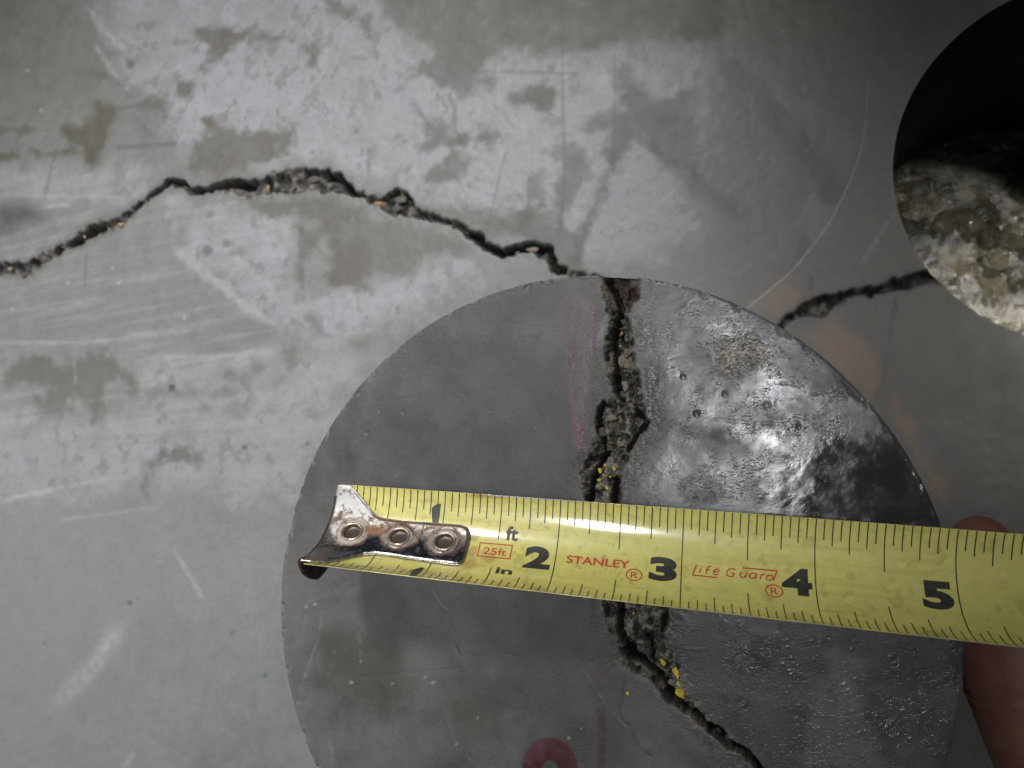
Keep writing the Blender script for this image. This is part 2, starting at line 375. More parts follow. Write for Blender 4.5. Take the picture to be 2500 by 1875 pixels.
    # right: diagonal trowel marks, drill and saw lines
    for L, w, c, k in ((rc([(80, 670), (300, 830), (420, 930), (640, 1090)]), 26, (.12, .115, .105), .6), (rc([(380, 920), (520, 1010), (640, 1090)]), 44, (.125, .118, .108), .5),
                       (rc([(760, 560), (900, 700), (1050, 880), (1110, 960)]), 50, (.13, .122, .108), .5), (rc([(600, 330), (800, 560)]), 40, (.135, .127, .112), .35),
                       (rc([(700, 300), (900, 480), (1080, 660), (1150, 760)]), 46, (.24, .24, .225), .4), (rc([(860, 480), (1000, 620)]), 30, (.25, .25, .235), .3),
                       (rc([(560, 420), (760, 760)]), 60, (.17, .165, .15), .3), (rc([(990, 1040), (1060, 1100), (1020, 1160)]), 40, (.28, .28, .27), .45), (rc([(1090, 900), (1060, 1010)]), 18, (.12, .115, .108), .5),
                       (rf([(1680, 210), (1650, 450), (1600, 700), (1540, 880)]), 9, (.10, .095, .09), .6), (rc([(960, 1210), (940, 1300)]), 16, (.12, .118, .112), .5)):
        dd = d_line(px, py, L, 120); lay(sm(w, w * .25, dd + jig * .35), c, k)
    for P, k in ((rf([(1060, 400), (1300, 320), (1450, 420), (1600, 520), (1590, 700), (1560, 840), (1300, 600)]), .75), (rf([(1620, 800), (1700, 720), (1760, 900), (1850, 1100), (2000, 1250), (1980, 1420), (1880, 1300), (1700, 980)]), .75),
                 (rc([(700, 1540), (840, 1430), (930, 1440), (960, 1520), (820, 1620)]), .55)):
        lay(sm(22, -26, sd_poly(px, py, P, 70) + jig * .8), (.36, .255, .195), min(1, k * 1.25))  # warm bounce light on the slab, painted as brown patches
    # fine straight dark lines in the middle
    for L, w, k in ((rb([(1350, -20), (1360, 500), (1370, 1000), (1350, 1300)]), 5, .5), (rb([(1660, 0), (1660, 600), (1650, 1000)]), 5, .4), (rb([(860, 410), (1450, 425)]), 6, .5),
                    (rb([(700, 550), (735, 620), (735, 760)]), 9, .55), (rb([(510, 610), (560, 690)]), 9, .5), (rb([(1030, 880), (1000, 1000), (940, 1240), (930, 1400)]), 5, .45), (rb([(820, 30), (950, 140), (1080, 260)]), 16, .4),
                    (rb([(1780, 780), (2010, 960)]), 16, .6), (rb([(240, 870), (240, 1000)]), 9, .45), (rb([(1180, 1000), (1150, 1250)]), 9, .4),
                    (ra([(700, 630), (830, 600)]), 8, .5), (ra([(690, 855), (1010, 832)]), 9, .5), (ra([(330, 860), (290, 1000), (260, 1150)]), 5, .4), (ra([(1740, 1210), (1745, 1659)]), 10, .4), (ra([(500, 1480), (490, 1659)]), 4, .4),
                    (rf([(1180, 60), (1175, 130)]), 9, .6), (rf([(1690, 190), (1690, 260)]), 8, .6)):
        lay(sm(w, w * .3, d_line(px, py, L, 50) + jig2 * .12), (.10, .098, .092), k)
    # dark specks
    for (x, y, rr), c in ((((1200 * K1, 1450 * K1, 15)), (.15, .14, .14)), ((1310 * K1, 1410 * K1, 11), (.17, .16, .16)), ((755 * K1, 370 * K1, 13), (.13, .14, .15)), ((420, 947, 9), (.05, .06, .06)), ((597, 1092, 7), (.08, .08, .08)), ((751, 1083, 5), (.09, .09, .09)),
                          ((317, 1472, 7), (.09, .08, .07)), ((568, 1545, 7), (.13, .13, .14)), ((648, 1650, 7), (.07, .12, .13)), ((108, 1571, 4), (.08, .08, .08)), ((568, 1757, 6), (.15, .16, .17)), ((1345, 167, 12), (.14, .14, .15)), ((870, 320, 8), (.15, .15, .16))):
        lay(sm(rr * 1.25, rr * .5, np.hypot(px - x, py - y) + jig2 * .15), c, .85)
    # pale scratches and scuffs
    for L, w, k in ((ra([(520, 50), (545, 90), (600, 170), (690, 260), (780, 345)]), 13, .8), (ra([(680, 180), (780, 250), (870, 305)]), 8, .5), (ra([(550, 255), (600, 340), (690, 460)]), 11, .75), (ra([(1050, 0), (1200, 60), (1420, 130)]), 9, .4),
                    (rd([(1000, 0), (1060, 60), (1250, 210), (1450, 370), (1620, 470)]), 22, .8), (rd([(1300, 20), (1500, 180), (1750, 420)]), 14, .35), (re_([(1045, 355), (1130, 490), (1220, 650)]), 10, .8),
                    (re_([(720, 800), (620, 960), (520, 1100), (330, 1290)]), 36, .65), (re_([(720, 800), (620, 960)]), 16, .4), (re_([(800, 1560), (740, 1659)]), 18, .5), (rd([(-30, 560), (400, 560), (770, 540)]), 9, .6), (rd([(830, 645), (1200, 640), (1620, 610)]), 12, .6), (rd([(740, 505), (900, 515), (1180, 480)]), 8, .45),
                    (ra([(250, 1195), (420, 1185)]), 9, .7), (ra([(60, 1130), (700, 1140)]), 8, .5), (rd([(-30, 1480), (330, 1400), (760, 1330)]), 9, .6), (re_([(-30, 65), (330, -10)]), 12, .5), (re_([(330, 175), (1000, 90)]), 8, .45), (rd([(430, 660), (437, 800)]), 5, .6),
                    (rc([(1440, 1050), (1370, 1150), (1280, 1290), (1240, 1350)]), 10, .45), (rc([(1010, 980), (960, 1090), (900, 1170)]), 7, .45), (rc([(-40, 1160), (120, 1110), (300, 970), (350, 890)]), 5, .5), (rc([(540, 1370), (640, 1385), (740, 1280)]), 6, .35),
                    (rc([(100, 640), (200, 720)]), 10, .3), (rb([(1500, 1380), (1800, 1290), (2080, 1040)]), 5, .5), (rb([(1480, 1450), (1700, 1390)]), 4, .4)):
        dd, t = d_line(px, py, L, 60, True)
        tp = np.clip(np.minimum(t, 1 - t) * 5 + .25, 0, 1)
        lay(sm(w, w * .1, dd + jig2 * .3 + (mott - .5) * w) * tp * (.45 + .55 * sm(.35, .6, mott)), (.46, .465, .47), k * .72)
    dd, t = d_line(px, py, rc([(1281, 425), (1279, 500), (1274, 600), (1262, 690), (1245, 770), (1220, 850), (1190, 925), (1150, 1010), (1110, 1090), (1060, 1170), (1000, 1250), (940, 1325), (880, 1390), (790, 1465), (670, 1562)]), 40, True)
    lay(sm(3.4, .8, dd) * (.30 + .70 * t), (.58, .52, .46), .75)
    for (x, y) in ((290, 690), (275, 655), (165, 690), (30, 755), (450, 775), (67, 172), (100, 270), (310, 215), (1912, 77)):
        lay(sm(7, 2, np.hypot(px - x, py - y) + jig2 * .1), (.45, .45, .45), .6)
    # rim of the hole: chipped, a little dusty
    lay(sm(.0012, .0002, r - HOLE_R + (fin - .5) * .001), (.26, .25, .235), .5)
    # crack ------------------------------------------------------------
    z = (fin - .5) * .00022 + (med - .5) * .00025
    cj = jig * .10 + (fbm(wx / 3.0, wy / 3.0, 31, 3, .55) - .5) * 22
    rub = fbm(wx / 3.6, wy / 3.6, 33, 3, .6)
    for P, depth in ((SLAB_CRACK, .0060), (SLAB_CRACK_R, .0055)):
        s = sd_poly(px, py, P, 60) + cj - (4 if depth < .006 else 0)
        ins = sm(3, -5, s); deep = sm(0, -13, s)
        z = z - depth * deep * (.75 + .45 * sm(.35, .6, 1 - rub))
        lay(ins, np.array([.075, .068, .060]), .92)
        lay(ins * sm(.48, .66, rub), (.20, .18, .155), .85)
        lay(ins * sm(.46, .34, rub), (.020, .020, .022), .9)
        lay(sm(14, 4, s) * (1 - ins), (.15, .135, .122), .55)
        rough = rough + .3 * ins
        grit = grit + ins * .5
    for L, w, d in ((rb([(-10, 1010), (60, 1020), (100, 1100), (180, 1130)]), 7, .006), (rb([(340, 1140), (400, 1095), (440, 1110), (490, 1190)]), 6, .006), (ra([(1960, 1010), (1990, 1060), (2030, 1100)]), 9, .008), (rb([(830, 1350), (900, 1410), (1020, 1465), (1090, 1430), (1180, 1420), (1280, 1440), (1310, 1545)]), 10, .010), (ra([(880, 1130), (980, 1050), (1050, 1050), (1100, 1110), (1230, 1090), (1300, 1060), (1440, 1060)]), 9, .009), (ra([(440, 1400), (560, 1310)]), 11, .009)):
        dd = d_line(px, py, L, 40) + cj * .5
        mk = sm(w, w * .3, dd); z = z - d * mk; lay(mk, (.018, .018, .02), .95)
    V[:, 2] = z
    # hole wall joined on below the rim
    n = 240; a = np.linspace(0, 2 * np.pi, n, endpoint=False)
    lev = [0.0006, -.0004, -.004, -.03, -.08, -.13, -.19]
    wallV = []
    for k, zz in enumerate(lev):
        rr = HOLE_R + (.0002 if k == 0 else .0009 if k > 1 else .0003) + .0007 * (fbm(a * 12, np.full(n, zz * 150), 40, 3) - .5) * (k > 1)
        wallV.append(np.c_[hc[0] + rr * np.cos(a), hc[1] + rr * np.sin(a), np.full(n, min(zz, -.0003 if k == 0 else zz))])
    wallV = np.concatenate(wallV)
    wf = []
    for k in range(len(lev) - 1):
        i = np.arange(n); j = (i + 1) % n
        wf.append(np.c_[k * n + i, k * n + j, (k + 1) * n + j, (k + 1) * n + i])
    wf = np.concatenate(wf) + len(V)
    nw = len(wallV)
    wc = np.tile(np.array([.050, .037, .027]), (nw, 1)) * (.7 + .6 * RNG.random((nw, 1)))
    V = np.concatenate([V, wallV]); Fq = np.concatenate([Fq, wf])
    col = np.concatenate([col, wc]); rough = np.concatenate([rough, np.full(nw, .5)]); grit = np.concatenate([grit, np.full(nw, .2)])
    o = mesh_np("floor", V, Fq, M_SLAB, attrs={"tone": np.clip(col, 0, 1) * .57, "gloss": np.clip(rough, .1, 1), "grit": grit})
    o["kind"] = "structure"
    return o
floor = build_slab()

# ---- wet rubble at the bottom of the hole
def rock_bm(seed, sub=2, flat=.75):
    rnd = random.Random(seed); bm = bmesh.new(); bmesh.ops.create_icosphere(bm, subdivisions=sub, radius=1)
    dirs = [Vector((rnd.gauss(0, 1), rnd.gauss(0, 1), rnd.gauss(0, 1))).normalized() for _ in range(9)]
    cut = [rnd.uniform(.35, .85) for _ in dirs]
    for v in bm.verts:
        for d_, c_ in zip(dirs, cut):
            k = v.co.dot(d_)
            if k > c_: v.co -= d_ * (k - c_)
        v.co *= 1 + rnd.uniform(-.10, .10); v.co.z *= flat
    me = bpy.data.meshes.new("pebble"); bm.to_mesh(me); bm.free()
    for p in me.polygons: p.use_smooth = False
    return me
def build_gravel():
    n = 300; ang = np.linspace(0, 2 * np.pi, 620, endpoint=False); rad = np.linspace(.0, .079, 230)
    A, Rr = np.meshgrid(ang, rad, indexing='ij')
    X = Rr * np.cos(A); Y = Rr * np.sin(A)
    mm = 1000
    # rounded stones bedded in mud: two layers of cell bumps
    def cells(X, Y, size, seed):
        rg = np.random.default_rng(seed); n = int((.17 / size) ** 2)
        P = rg.uniform(-.083, .083, (n, 2)); S = rg.uniform(.45, 1.0, n) * size; Hh = rg.uniform(.4, 1, n)
        out = np.zeros(X.shape); idx = np.zeros(X.shape)
        for (a, b), s, h in zip(P, S, Hh):
            d2 = ((X - a) ** 2 + (Y - b) ** 2) / s ** 2
            m = d2 < 1
            hgt = np.zeros(X.shape); hgt[m] = np.sqrt(1 - d2[m]) * s * h * .5
            k = hgt > out; out[k] = hgt[k]; idx[k] = rg.random()
        return out, idx
    c1, i1 = cells(X, Y, .0078, 3); c2, i2 = cells(X, Y, .0036, 5)
    nz = fbm(X * mm / 5, Y * mm / 5, 50, 5, .68); f1 = fbm(X * mm / 2.2, Y * mm / 2.2, 53, 3, .6)
    z = np.maximum(c1 + .0016 * (f1 - .5) * (c1 > 0), c2 + .0012 * f1) + .006 * (fbm(X * mm / 30, Y * mm / 30, 52, 3) - .5) + .0022 * nz + .0010 * np.abs(f1 - .5)
    z = np.maximum(z, np.quantile(z, .38) + .0004 * f1)          # water standing between the stones
    V = np.c_[(hc[0] + X).ravel(), (hc[1] + Y).ravel(), (-.165 + z).ravel()]
    na, nr = X.shape
    i, j = np.meshgrid(np.arange(na), np.arange(nr - 1), indexing='ij'); i2_ = (i + 1) % na
    Fq = np.c_[(i * nr + j).ravel(), (i2_ * nr + j).ravel()][:, [0, 1]]
    Fq = np.c_[Fq[:, 0], (i * nr + j + 1).ravel(), (i2_ * nr + j + 1).ravel(), Fq[:, 1]][:, ::-1]
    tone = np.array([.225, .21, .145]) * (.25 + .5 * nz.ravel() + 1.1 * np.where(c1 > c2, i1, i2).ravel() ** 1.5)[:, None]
    tone = tone * (.65 + .75 * sm(.30, .70, fbm(X * mm / 26, Y * mm / 26, 55, 4).ravel() - .25 * sm(-.02, .05, (Y - X * .5).ravel())))[:, None]  # blotches, plus shade towards the upper left put into the tone
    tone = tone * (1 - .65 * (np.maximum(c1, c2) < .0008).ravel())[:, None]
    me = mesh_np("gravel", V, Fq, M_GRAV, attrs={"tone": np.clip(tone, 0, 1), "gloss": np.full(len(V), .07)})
    tag(me, "wet muddy rubble glistening at the bottom of the drilled hole", "rubble", kind="stuff")
def m_rubble():
    m, nt, b = mat_new("wet_rubble"); o = objc(nt); n = noise(nt, 240, 4, .6, o); n2 = noise(nt, 900, 3, .6, o)
    v = maprange(nt, n2.outputs[0], .3, .7, .6, 1.5); comb = N(nt, 'ShaderNodeCombineColor'); [nt.links.new(v, comb.inputs[i]) for i in range(3)]
    nt.links.new(mixc(nt, 1.0, attr(nt, "tone").outputs['Color'], comb.outputs[0], 'MULTIPLY'), b.inputs['Base Color'])
    b.inputs['Roughness'].default_value = .06; b.inputs['Specular IOR Level'].default_value = .7
    bump(nt, b, n2.outputs[0], .25, .0005, bump(nt, b, n.outputs[0], .35, .002))
    return m
M_GRAV = m_rubble()
build_gravel()

# ================================================================== THE CORE
CR = .4244 * (HC - ZTOP)
cc = rays_to_plane([(CXP + F * .0839, CYP + F * .2831)], ZTOP)[0]
core = empty("concrete_core", (cc[0], cc[1], 0))
tag(core, "cracked grey drilled concrete core with wet top under the yellow tape", "concrete core")
k3 = .3617; g1 = lambda L: R(1300, 640, k3, L)
k4 = .29385; g2 = lambda L: R(1250, 1420, k4, L)
k5 = .3919; g3 = lambda L: R(650, 650, k5, L)
k6 = .38427; g4 = lambda L: R(650, 1350, k6, L)
k7 = .4068; g5 = lambda L: R(2000, 1200, k7, L)
CRK = g1([(400, 40), (450, 95), (490, 260), (500, 330), (530, 370), (480, 560), (490, 640), (485, 720), (540, 830), (545, 900), (480, 950), (440, 1060), (420, 1180), (390, 1290), (340, 1350), (310, 1450), (320, 1520), (350, 1600), (375, 1760)]) + \
    g2([(720, -120), (735, 60), (750, 150), (770, 370), (860, 470), (880, 560), (950, 600), (875, 640), (920, 690), (1040, 780), (1150, 820), (1240, 950), (1290, 1000), (1350, 1030), (1460, 1110), (1560, 1210), (1700, 1310), (1790, 1420), (1900, 1445), (2000, 1550), (2100, 1700), (2300, 1700), (2080, 1548), (1920, 1390), (1850, 1330), (1740, 1230), (1640, 1150), (1560, 1050), (1480, 960), (1440, 900), (1400, 760), (1330, 570), (1250, 430), (1290, 370), (1330, 230), (1300, 60), (1260, -120)]) + \
    g1([(590, 1760), (590, 1610), (600, 1500), (600, 1420), (670, 1310), (680, 1260), (740, 1170), (790, 1090), (745, 950), (740, 830), (700, 700), (690, 560), (665, 440), (650, 330), (720, 240), (725, 100), (700, 40)])
def build_core():
    st = .00026
    xs = np.arange(-CR - st, CR + 2 * st, st)
    X, Y = np.meshgrid(xs, xs, indexing='ij'); nx, ny = X.shape
    V = np.c_[X.ravel(), Y.ravel(), np.zeros(X.size)]
    Fq = grid_faces(nx, ny)
    r = np.hypot(V[:, 0], V[:, 1]); ins = r <= CR
    keep = ins[Fq].sum(1) > 0
    mv = np.zeros(len(V), bool); mv[Fq[keep].ravel()] = True; mv &= ~ins
    V[mv, :2] *= (CR / r[mv])[:, None]
    V, Fq, (r,) = compact(V, Fq[keep], [np.minimum(r, CR)])
    px, py = photo_xy(V + np.array([cc[0], cc[1], ZTOP]))
    wx, wy = V[:, 0] * 1000, V[:, 1] * 1000
    big = fbm(wx / 30, wy / 30, 61, 5); med = fbm(wx / 7, wy / 7, 62, 5, .6); fin = fbm(wx / 1.3, wy / 1.3, 63, 4, .65); fin2 = fbm(wx / 2.6, wy / 2.6, 64, 4, .6)
    jig = (fbm(wx / 5, wy / 5, 65, 5, .62) - .5) * 80
    jig2 = (fbm(wx / 1.6, wy / 1.6, 66, 4, .65) - .5) * 34
    col = np.array([.081, .0775, .0715])[None, :] * (.55 + .80 * big + .75 * (med - .5))[:, None]
    rough = .50 + .12 * (med - .5); grit = .03 + .09 * sm(.4, .65, fin2); z = (med - .5) * .00010
    def lay(mask, c, k=1.0):
        nonlocal col
        a = np.clip(mask * k, 0, 1)[:, None]; col = col * (1 - a) + np.asarray(c)[None, :] * a
    # polished, still damp right half
    split = sd_poly(px, py, [(1470, 560), (1560, 700), (1530, 900), (1480, 1150), (1480, 1500), (1650, 1800), (1800, 2000), (2500, 2000), (2500, 500)], 400)
    rgt = sm(40, -60, split + jig)
    lay(rgt, (.062, .061, .062), .75); rough = rough - (.18 + .5 * (med - .5)) * rgt; grit = grit + .09 * rgt * sm(.40, .68, fin2); wet = np.zeros(len(V))
    # wet sheen on the upper right, its brightness painted in as paler tone
    P = rf([(100, 60), (330, 80), (560, 150), (800, 250), (1000, 370), (1200, 520), (1290, 620), (1130, 700), (1120, 800), (1500, 800), (1540, 900), (1300, 1000), (1000, 980), (700, 900), (560, 880), (500, 760), (300, 560), (140, 560), (60, 300)])
    pm = sm(30, -30, sd_poly(px, py, P, 80) + jig); lay(pm, (.15, .15, .155), .75); rough = rough - .05 * pm
    P = rf([(760, 720), (900, 700), (1110, 720), (1100, 830), (980, 900), (820, 860), (740, 790)])
    pm = sm(20, -25, sd_poly(px, py, P, 60) + jig * .6); lay(pm, (.27, .275, .285), .8); rough = rough - .06 * pm
    P = rf([(80, 1180), (300, 1120), (520, 1080), (800, 1100), (960, 1130), (960, 1260), (880, 1400), (900, 1500), (500, 1490), (200, 1430), (100, 1350)])
    pm = sm(30, -30, sd_poly(px, py, P, 80) + jig); lay(pm, (.165, .165, .172), .75)
    P = rf([(290, 1330), (600, 1250), (860, 1400), (900, 1500), (400, 1480)])
    pm = sm(20, -25, sd_poly(px, py, P, 60) + jig * .6); lay(pm, (.24, .245, .255), .5)
    # smooth wet patches, their dark reflection put into the colour
    for L, k in (([(900, 1390), (1000, 1200), (1100, 1080), (1350, 1020), (1600, 1030), (1740, 1120), (1860, 1290), (1970, 1560), (1300, 1540), (900, 1500)], .9), ([(880, 960), (1000, 990), (1060, 1080), (1050, 1130), (900, 1120), (830, 1080), (780, 1010)], .85),
                 ([(560, 900), (760, 920), (860, 960), (1050, 1010), (780, 1010), (600, 950)], .5), ([(1120, 740), (1400, 760), (1480, 800), (1300, 790), (1120, 800)], .5), ([(380, 700), (620, 760), (560, 880), (380, 860), (330, 780)], .35), ([(230, 1200), (380, 1210), (380, 1290), (260, 1280)], .4), ([(380, 1000), (560, 1000), (560, 1100), (400, 1100)], .35)):
        mk = sm(34, -34, sd_poly(px, py, rf(L), 90) + jig * .8) * k
        wet = np.maximum(wet, mk); lay(mk, (.028, .0275, .028)); rough = rough * (1 - .70 * mk); grit = grit * (1 - .85 * mk)
    # exposed sand patch
    mk = sm(14, -22, sd_poly(px, py, rf([(660, 430), (740, 360), (860, 370), (900, 450), (880, 560), (780, 620), (640, 640), (570, 560), (620, 480)]), 60) + jig * .8)
    lay(mk, (.20, .18, .15), .8); lay(mk * sm(.5, .66, fin), (.42, .36, .29), .8); z = z - .0003 * mk * (1 - fin); grit = grit + .5 * mk
    # lower right: drying blotches
    for L, k in (([(100, 940), (300, 1000), (250, 1150), (240, 1330), (110, 1290), (60, 1100)], .45), ([(-60, 1180), (90, 1200), (160, 1300), (330, 1480), (380, 1659), (-100, 1659)], .35), ([(380, 1120), (840, 1100), (850, 1240), (700, 1659), (420, 1659), (400, 1300)], .55)):
        lay(sm(26, -26, sd_poly(px, py, g5(L), 80) + jig), (.10, .098, .095) if k > .5 else (.21, .21, .22), k)
    lr = sm(0, -120, sd_poly(px, py, [(1750, 1480), (2400, 1560), (2400, 1900), (1700, 1900)], 200) + jig)
    grit = grit + .03 * lr; rough = rough - .08 * lr
    # left half: brown-grey clouds, ripples of dried slurry
    lf = 1 - rgt
    lay(lf * sm(.52, .72, fbm(wx / 18, wy / 18, 71, 5)), (.135, .13, .122), .55)
    for L, k in ((g4([(340, 520), (560, 470), (900, 620), (950, 860), (760, 1060), (560, 960), (330, 800)]), .5), (g4([(1100, 800), (1420, 900), (1600, 1200), (1300, 1200), (1060, 1040)]), .4), (g3([(560, 1000), (800, 1100), (1000, 1250), (700, 1200)]), .2), (g3([(1380, 1060), (1560, 1100), (1540, 1260), (1400, 1260)]), .4)):
        lay(sm(40, -40, sd_poly(px, py, L, 90) + jig), (.046, .040, .030), k * 1.25)
    for L, w, k in ((g4([(250, 380), (235, 620)]), 5, .5), (g4([(350, 380), (345, 520), (280, 700), (215, 880)]), 6, .6), (g4([(520, 430), (590, 540), (600, 690)]), 5, .55), (g4([(440, 600), (420, 720), (390, 780)]), 4, .5), (g4([(200, 380), (290, 310), (400, 270), (540, 180)]), 6, .5), (g4([(460, 215), (530, 190)]), 4, .8), (g4([(480, 650), (560, 560)]), 8, .4), (g4([(1040, 230), (1090, 310), (1180, 400)]), 4, .4),
                    (g4([(400, 1190), (430, 1340)]), 5, .5), (g4([(1100, 900), (1200, 1220)]), 4, .3), (g3([(790, 1330), (830, 1270)]), 4, .5), (g2([(560, 690), (690, 900), (800, 1060), (980, 1240)]), 3, .5), (g4([(1250, 200), (1150, 240)]), 4, .2), (g5([(340, 1480), (480, 1340), (520, 1290)]), 5, .45), (g2([(1440, 560), (1600, 560)]), 4, .6)):
        dd, t = d_line(px, py, L, 50, True); tp = np.clip(np.minimum(t, 1 - t) * 5 + .2, 0, 1)
        mk = sm(w, w * .2, dd + jig2 * .14) * tp * (.25 + .75 * sm(.36, .6, fin2))
        lay(mk, (.20, .195, .19), k * .45); z = z + mk * .00010; rough = rough - .12 * mk
    hl = fbm(wx / 13, wy / 13, 77, 3, .55)
    lay(sm(.010, .002, np.abs(hl - .5)) * sm(.45, .62, fbm(wx / 9, wy / 9, 78, 3)), (.05, .047, .044), .55)
    lay(sm(.008, .002, np.abs(fbm(wx / 22 + 7, wy / 9, 79, 3, .5) - .48)) * sm(.5, .62, fin2), (.05, .047, .044), .35)
    # hairlines
    for L, w, k in ((g3([(560, 850), (720, 830), (960, 815)]), 3, .5), (g3([(1290, 600), (1400, 460), (1500, 350)]), 2, .4), (g3([(1450, 345), (1700, 375), (1850, 380)]), 3, .5), (g3([(420, 1240), (480, 1150), (570, 1060)]), 2.5, .6), (g3([(250, 1290), (400, 1300), (440, 1240)]), 2.5, .5), (g3([(1090, 950), (1110, 890), (1050, 840)]), 2, .5),
                    (g4([(150, 820), (400, 800), (860, 765), (1300, 720)]), 3.5, .6), (g4([(890, 550), (1040, 520)]), 3, .5), (g4([(920, 510), (930, 480)]), 4, .8), (g4([(1210, 600), (1230, 650)]), 6, .9), (g4([(1550, 645), (1580, 655)]), 7, .9), (g4([(1060, 190), (1200, 500)]), 6, .25), (g4([(2040, 320), (1700, 350), (1500, 360)]), 3, .3),
                    (rf([(320, 560), (400, 535), (520, 545), (570, 540)]), 4, .7), (rf([(560, 540), (600, 620), (760, 670)]), 4, .6), (rf([(840, 560), (840, 700)]), 3, .5), (rf([(920, 700), (1020, 700), (1110, 715)]), 4, .6), (rf([(1110, 790), (1300, 745), (1480, 780)]), 4, .6), (rf([(270, 160), (200, 260)]), 4, .5), (rf([(600, 920), (780, 935), (1040, 950)]), 5, .7),
                    (rf([(1450, 900), (1560, 850)]), 5, .6), (g5([(660, 1185), (840, 1125)]), 3, .6), (g5([(380, 1260), (560, 1200), (700, 1150)]), 2.5, .5), (g5([(120, 1350), (360, 1310)]), 3, .5), (g5([(480, 940), (470, 1000), (380, 1060)]), 2.5, .5), (g2([(2050, 860), (1960, 1020), (1940, 1060)]), 5, .6), (g2([(700, 640), (560, 740), (480, 860)]), 2, .2),
                    (g2([(930, 690), (940, 800), (930, 960), (890, 1060), (900, 1140), (980, 1200), (1010, 1290), (1060, 1370), (1150, 1450)]), 8, 1.0), (g2([(860, 500), (760, 580), (660, 670)]), 8, .6), (g2([(900, 560), (860, 690), (780, 780), (760, 800)]), 8, .9), (g2([(560, 1360), (720, 1355)]), 3, .3)):
        dd = d_line(px, py, L, 40); mk = sm(w * .9, w * .15, dd + jig2 * .16 + (fin2 - .5) * 6) * (.25 + .75 * sm(.4, .6, fin2))
        lay(mk, (.045, .043, .040), k * .85); z = z - .00012 * k * mk
    for (x, y, rr) in ((927, 706 + 298, 5), (985, 1007, 6), (897, 1057, 7), (1197, 1003, 3), (890, 1055, 3), (1254, 1690, 3), (1770, 960, 9), (1872, 990, 12), (1950, 1040, 6), (1667, 920, 6), (1700, 1010, 7), (1560, 1350, 4)):
        mk = sm(rr * 1.1, rr * .3, np.hypot(px - x, py - y) + jig2 * .3); lay(mk, (.07, .07, .07), .6); z = z - .0002 * mk
    mk = sm(24, 0, d_line(px, py, g2([(1010, 1270), (1060, 1370), (1110, 1430)]), 60) + jig * .3); lay(mk * sm(.4, .6, fin2), (.05, .052, .056), .6)
    # marker pen: smear, red ring stroke and stroke beside it
    sme = sm(8, -12, sd_poly(px, py, g1([(200, 265), (440, 262), (438, 480), (410, 580), (395, 700), (380, 850), (360, 1000), (372, 1150), (340, 1300), (290, 1230), (262, 1000), (215, 640)]), 60) + jig * .35)
    lines = sm(.35, .65, fbm(wx / .55, wy / 8, 75, 3))
    lay(sme * (.62 + .38 * lines), (.088, .050, .068), .78); rough = rough - .14 * sme
    lay(sm(7, -9, sd_poly(px, py, g1([(445, 420), (505, 350), (500, 440), (480, 560), (440, 560), (428, 500)]), 50) + jig2 * .3), (.24, .24, .25), .75)  # bright gloss along the crack's left edge, painted as a pale strip
    for L, w, k in ((g1([(415, 300), (425, 470), (410, 560), (420, 600)]), 6, .8), (g1([(340, 1100), (300, 1220), (335, 1290)]), 9, .7), (g1([(990, 380), (1000, 470)]), 4, .6), (g1([(270, 880), (275, 1100), (290, 1210)]), 4, .6)):
        lay(sm(w, w * .3, d_line(px, py, L, 40) + jig2 * .2), (.13, .025, .06), k)
    ex, ey = 1342.0, 1881.0
    ro_ = np.hypot((px - ex) / 69.0, (py - ey) / 81.0); ri_ = np.hypot((px - ex) / 21.0, (py - ey) / 26.0)
    rm = sm(1.04, .95, ro_ + jig2 * .0018) * sm(.85, 1.1, ri_ + jig2 * .003)
    pink = sm(.1, -.1, (px - ex) / 70 + .18 + jig * .002) * sm(0, 30, ey - py)  # pinkish highlight on the ring stroke, painted into its colour
    lay(rm, (.060, .008, .014), .92); lay(rm * pink * sm(.30, .55, med), (.13, .06, .072), .45); rough = rough - .12 * rm
    vs = sm(13, 7, d_line(px, py, g2([(735, 1090), (752, 1250), (748, 1560), (740, 1700)]), 50) + jig2 * .25)
    lay(vs * (.5 + .5 * sm(.3, .6, fin)), (.052, .022, .040), .85)
    for L, w in ((g2([(690, 730), (710, 790), (770, 800)]), 5), (g2([(1470, 880), (1490, 960)]), 8)): lay(sm(w, w * .3, d_line(px, py, L, 40) + jig2 * .15), (.10, .035, .05), .7)
    # coarse pitting beside the crack
    s = sd_poly(px, py, CRK, 140)
    edge = sm(70, 5, s) * (s > 0); edge = edge * (.35 + .65 * sm(.35, .6, med))
    grit = grit + .24 * edge; z = z - edge * .00025 * (1 - fin)
    lay(edge * sm(.55, .4, fin), (.075, .072, .070), .55)
    for cxp, cyp, rr in ((1590, 1520, 70), (1440, 1130, 45), (1700, 1200, 60)):
        mk = sm(rr, rr * .4, np.hypot(px - cxp, (py - cyp) * 1.6) + jig); grit = grit + .22 * mk; z = z - .00018 * mk * (1 - fin); lay(mk * sm(.55, .4, fin), (.05, .05, .052), .6)
    # glints put in as raised glossy dots, the listed ones painted pale
    rg = np.random.default_rng(8)
    for _ in range(150):
        if rg.random() < .7: x, y = rg.uniform(1900, 2330), rg.uniform(1560, 1880)
        else: x, y = rg.uniform(900, 1450), rg.uniform(760, 1150)
        rr = rg.uniform(2.0, 5.5) * (1 if x > 1600 else .6); mk = sm(rr, 0, np.hypot(px - x, (py - y) * rg.uniform(1, 2)))
        z = z + mk * .00020; rough = rough - .22 * mk
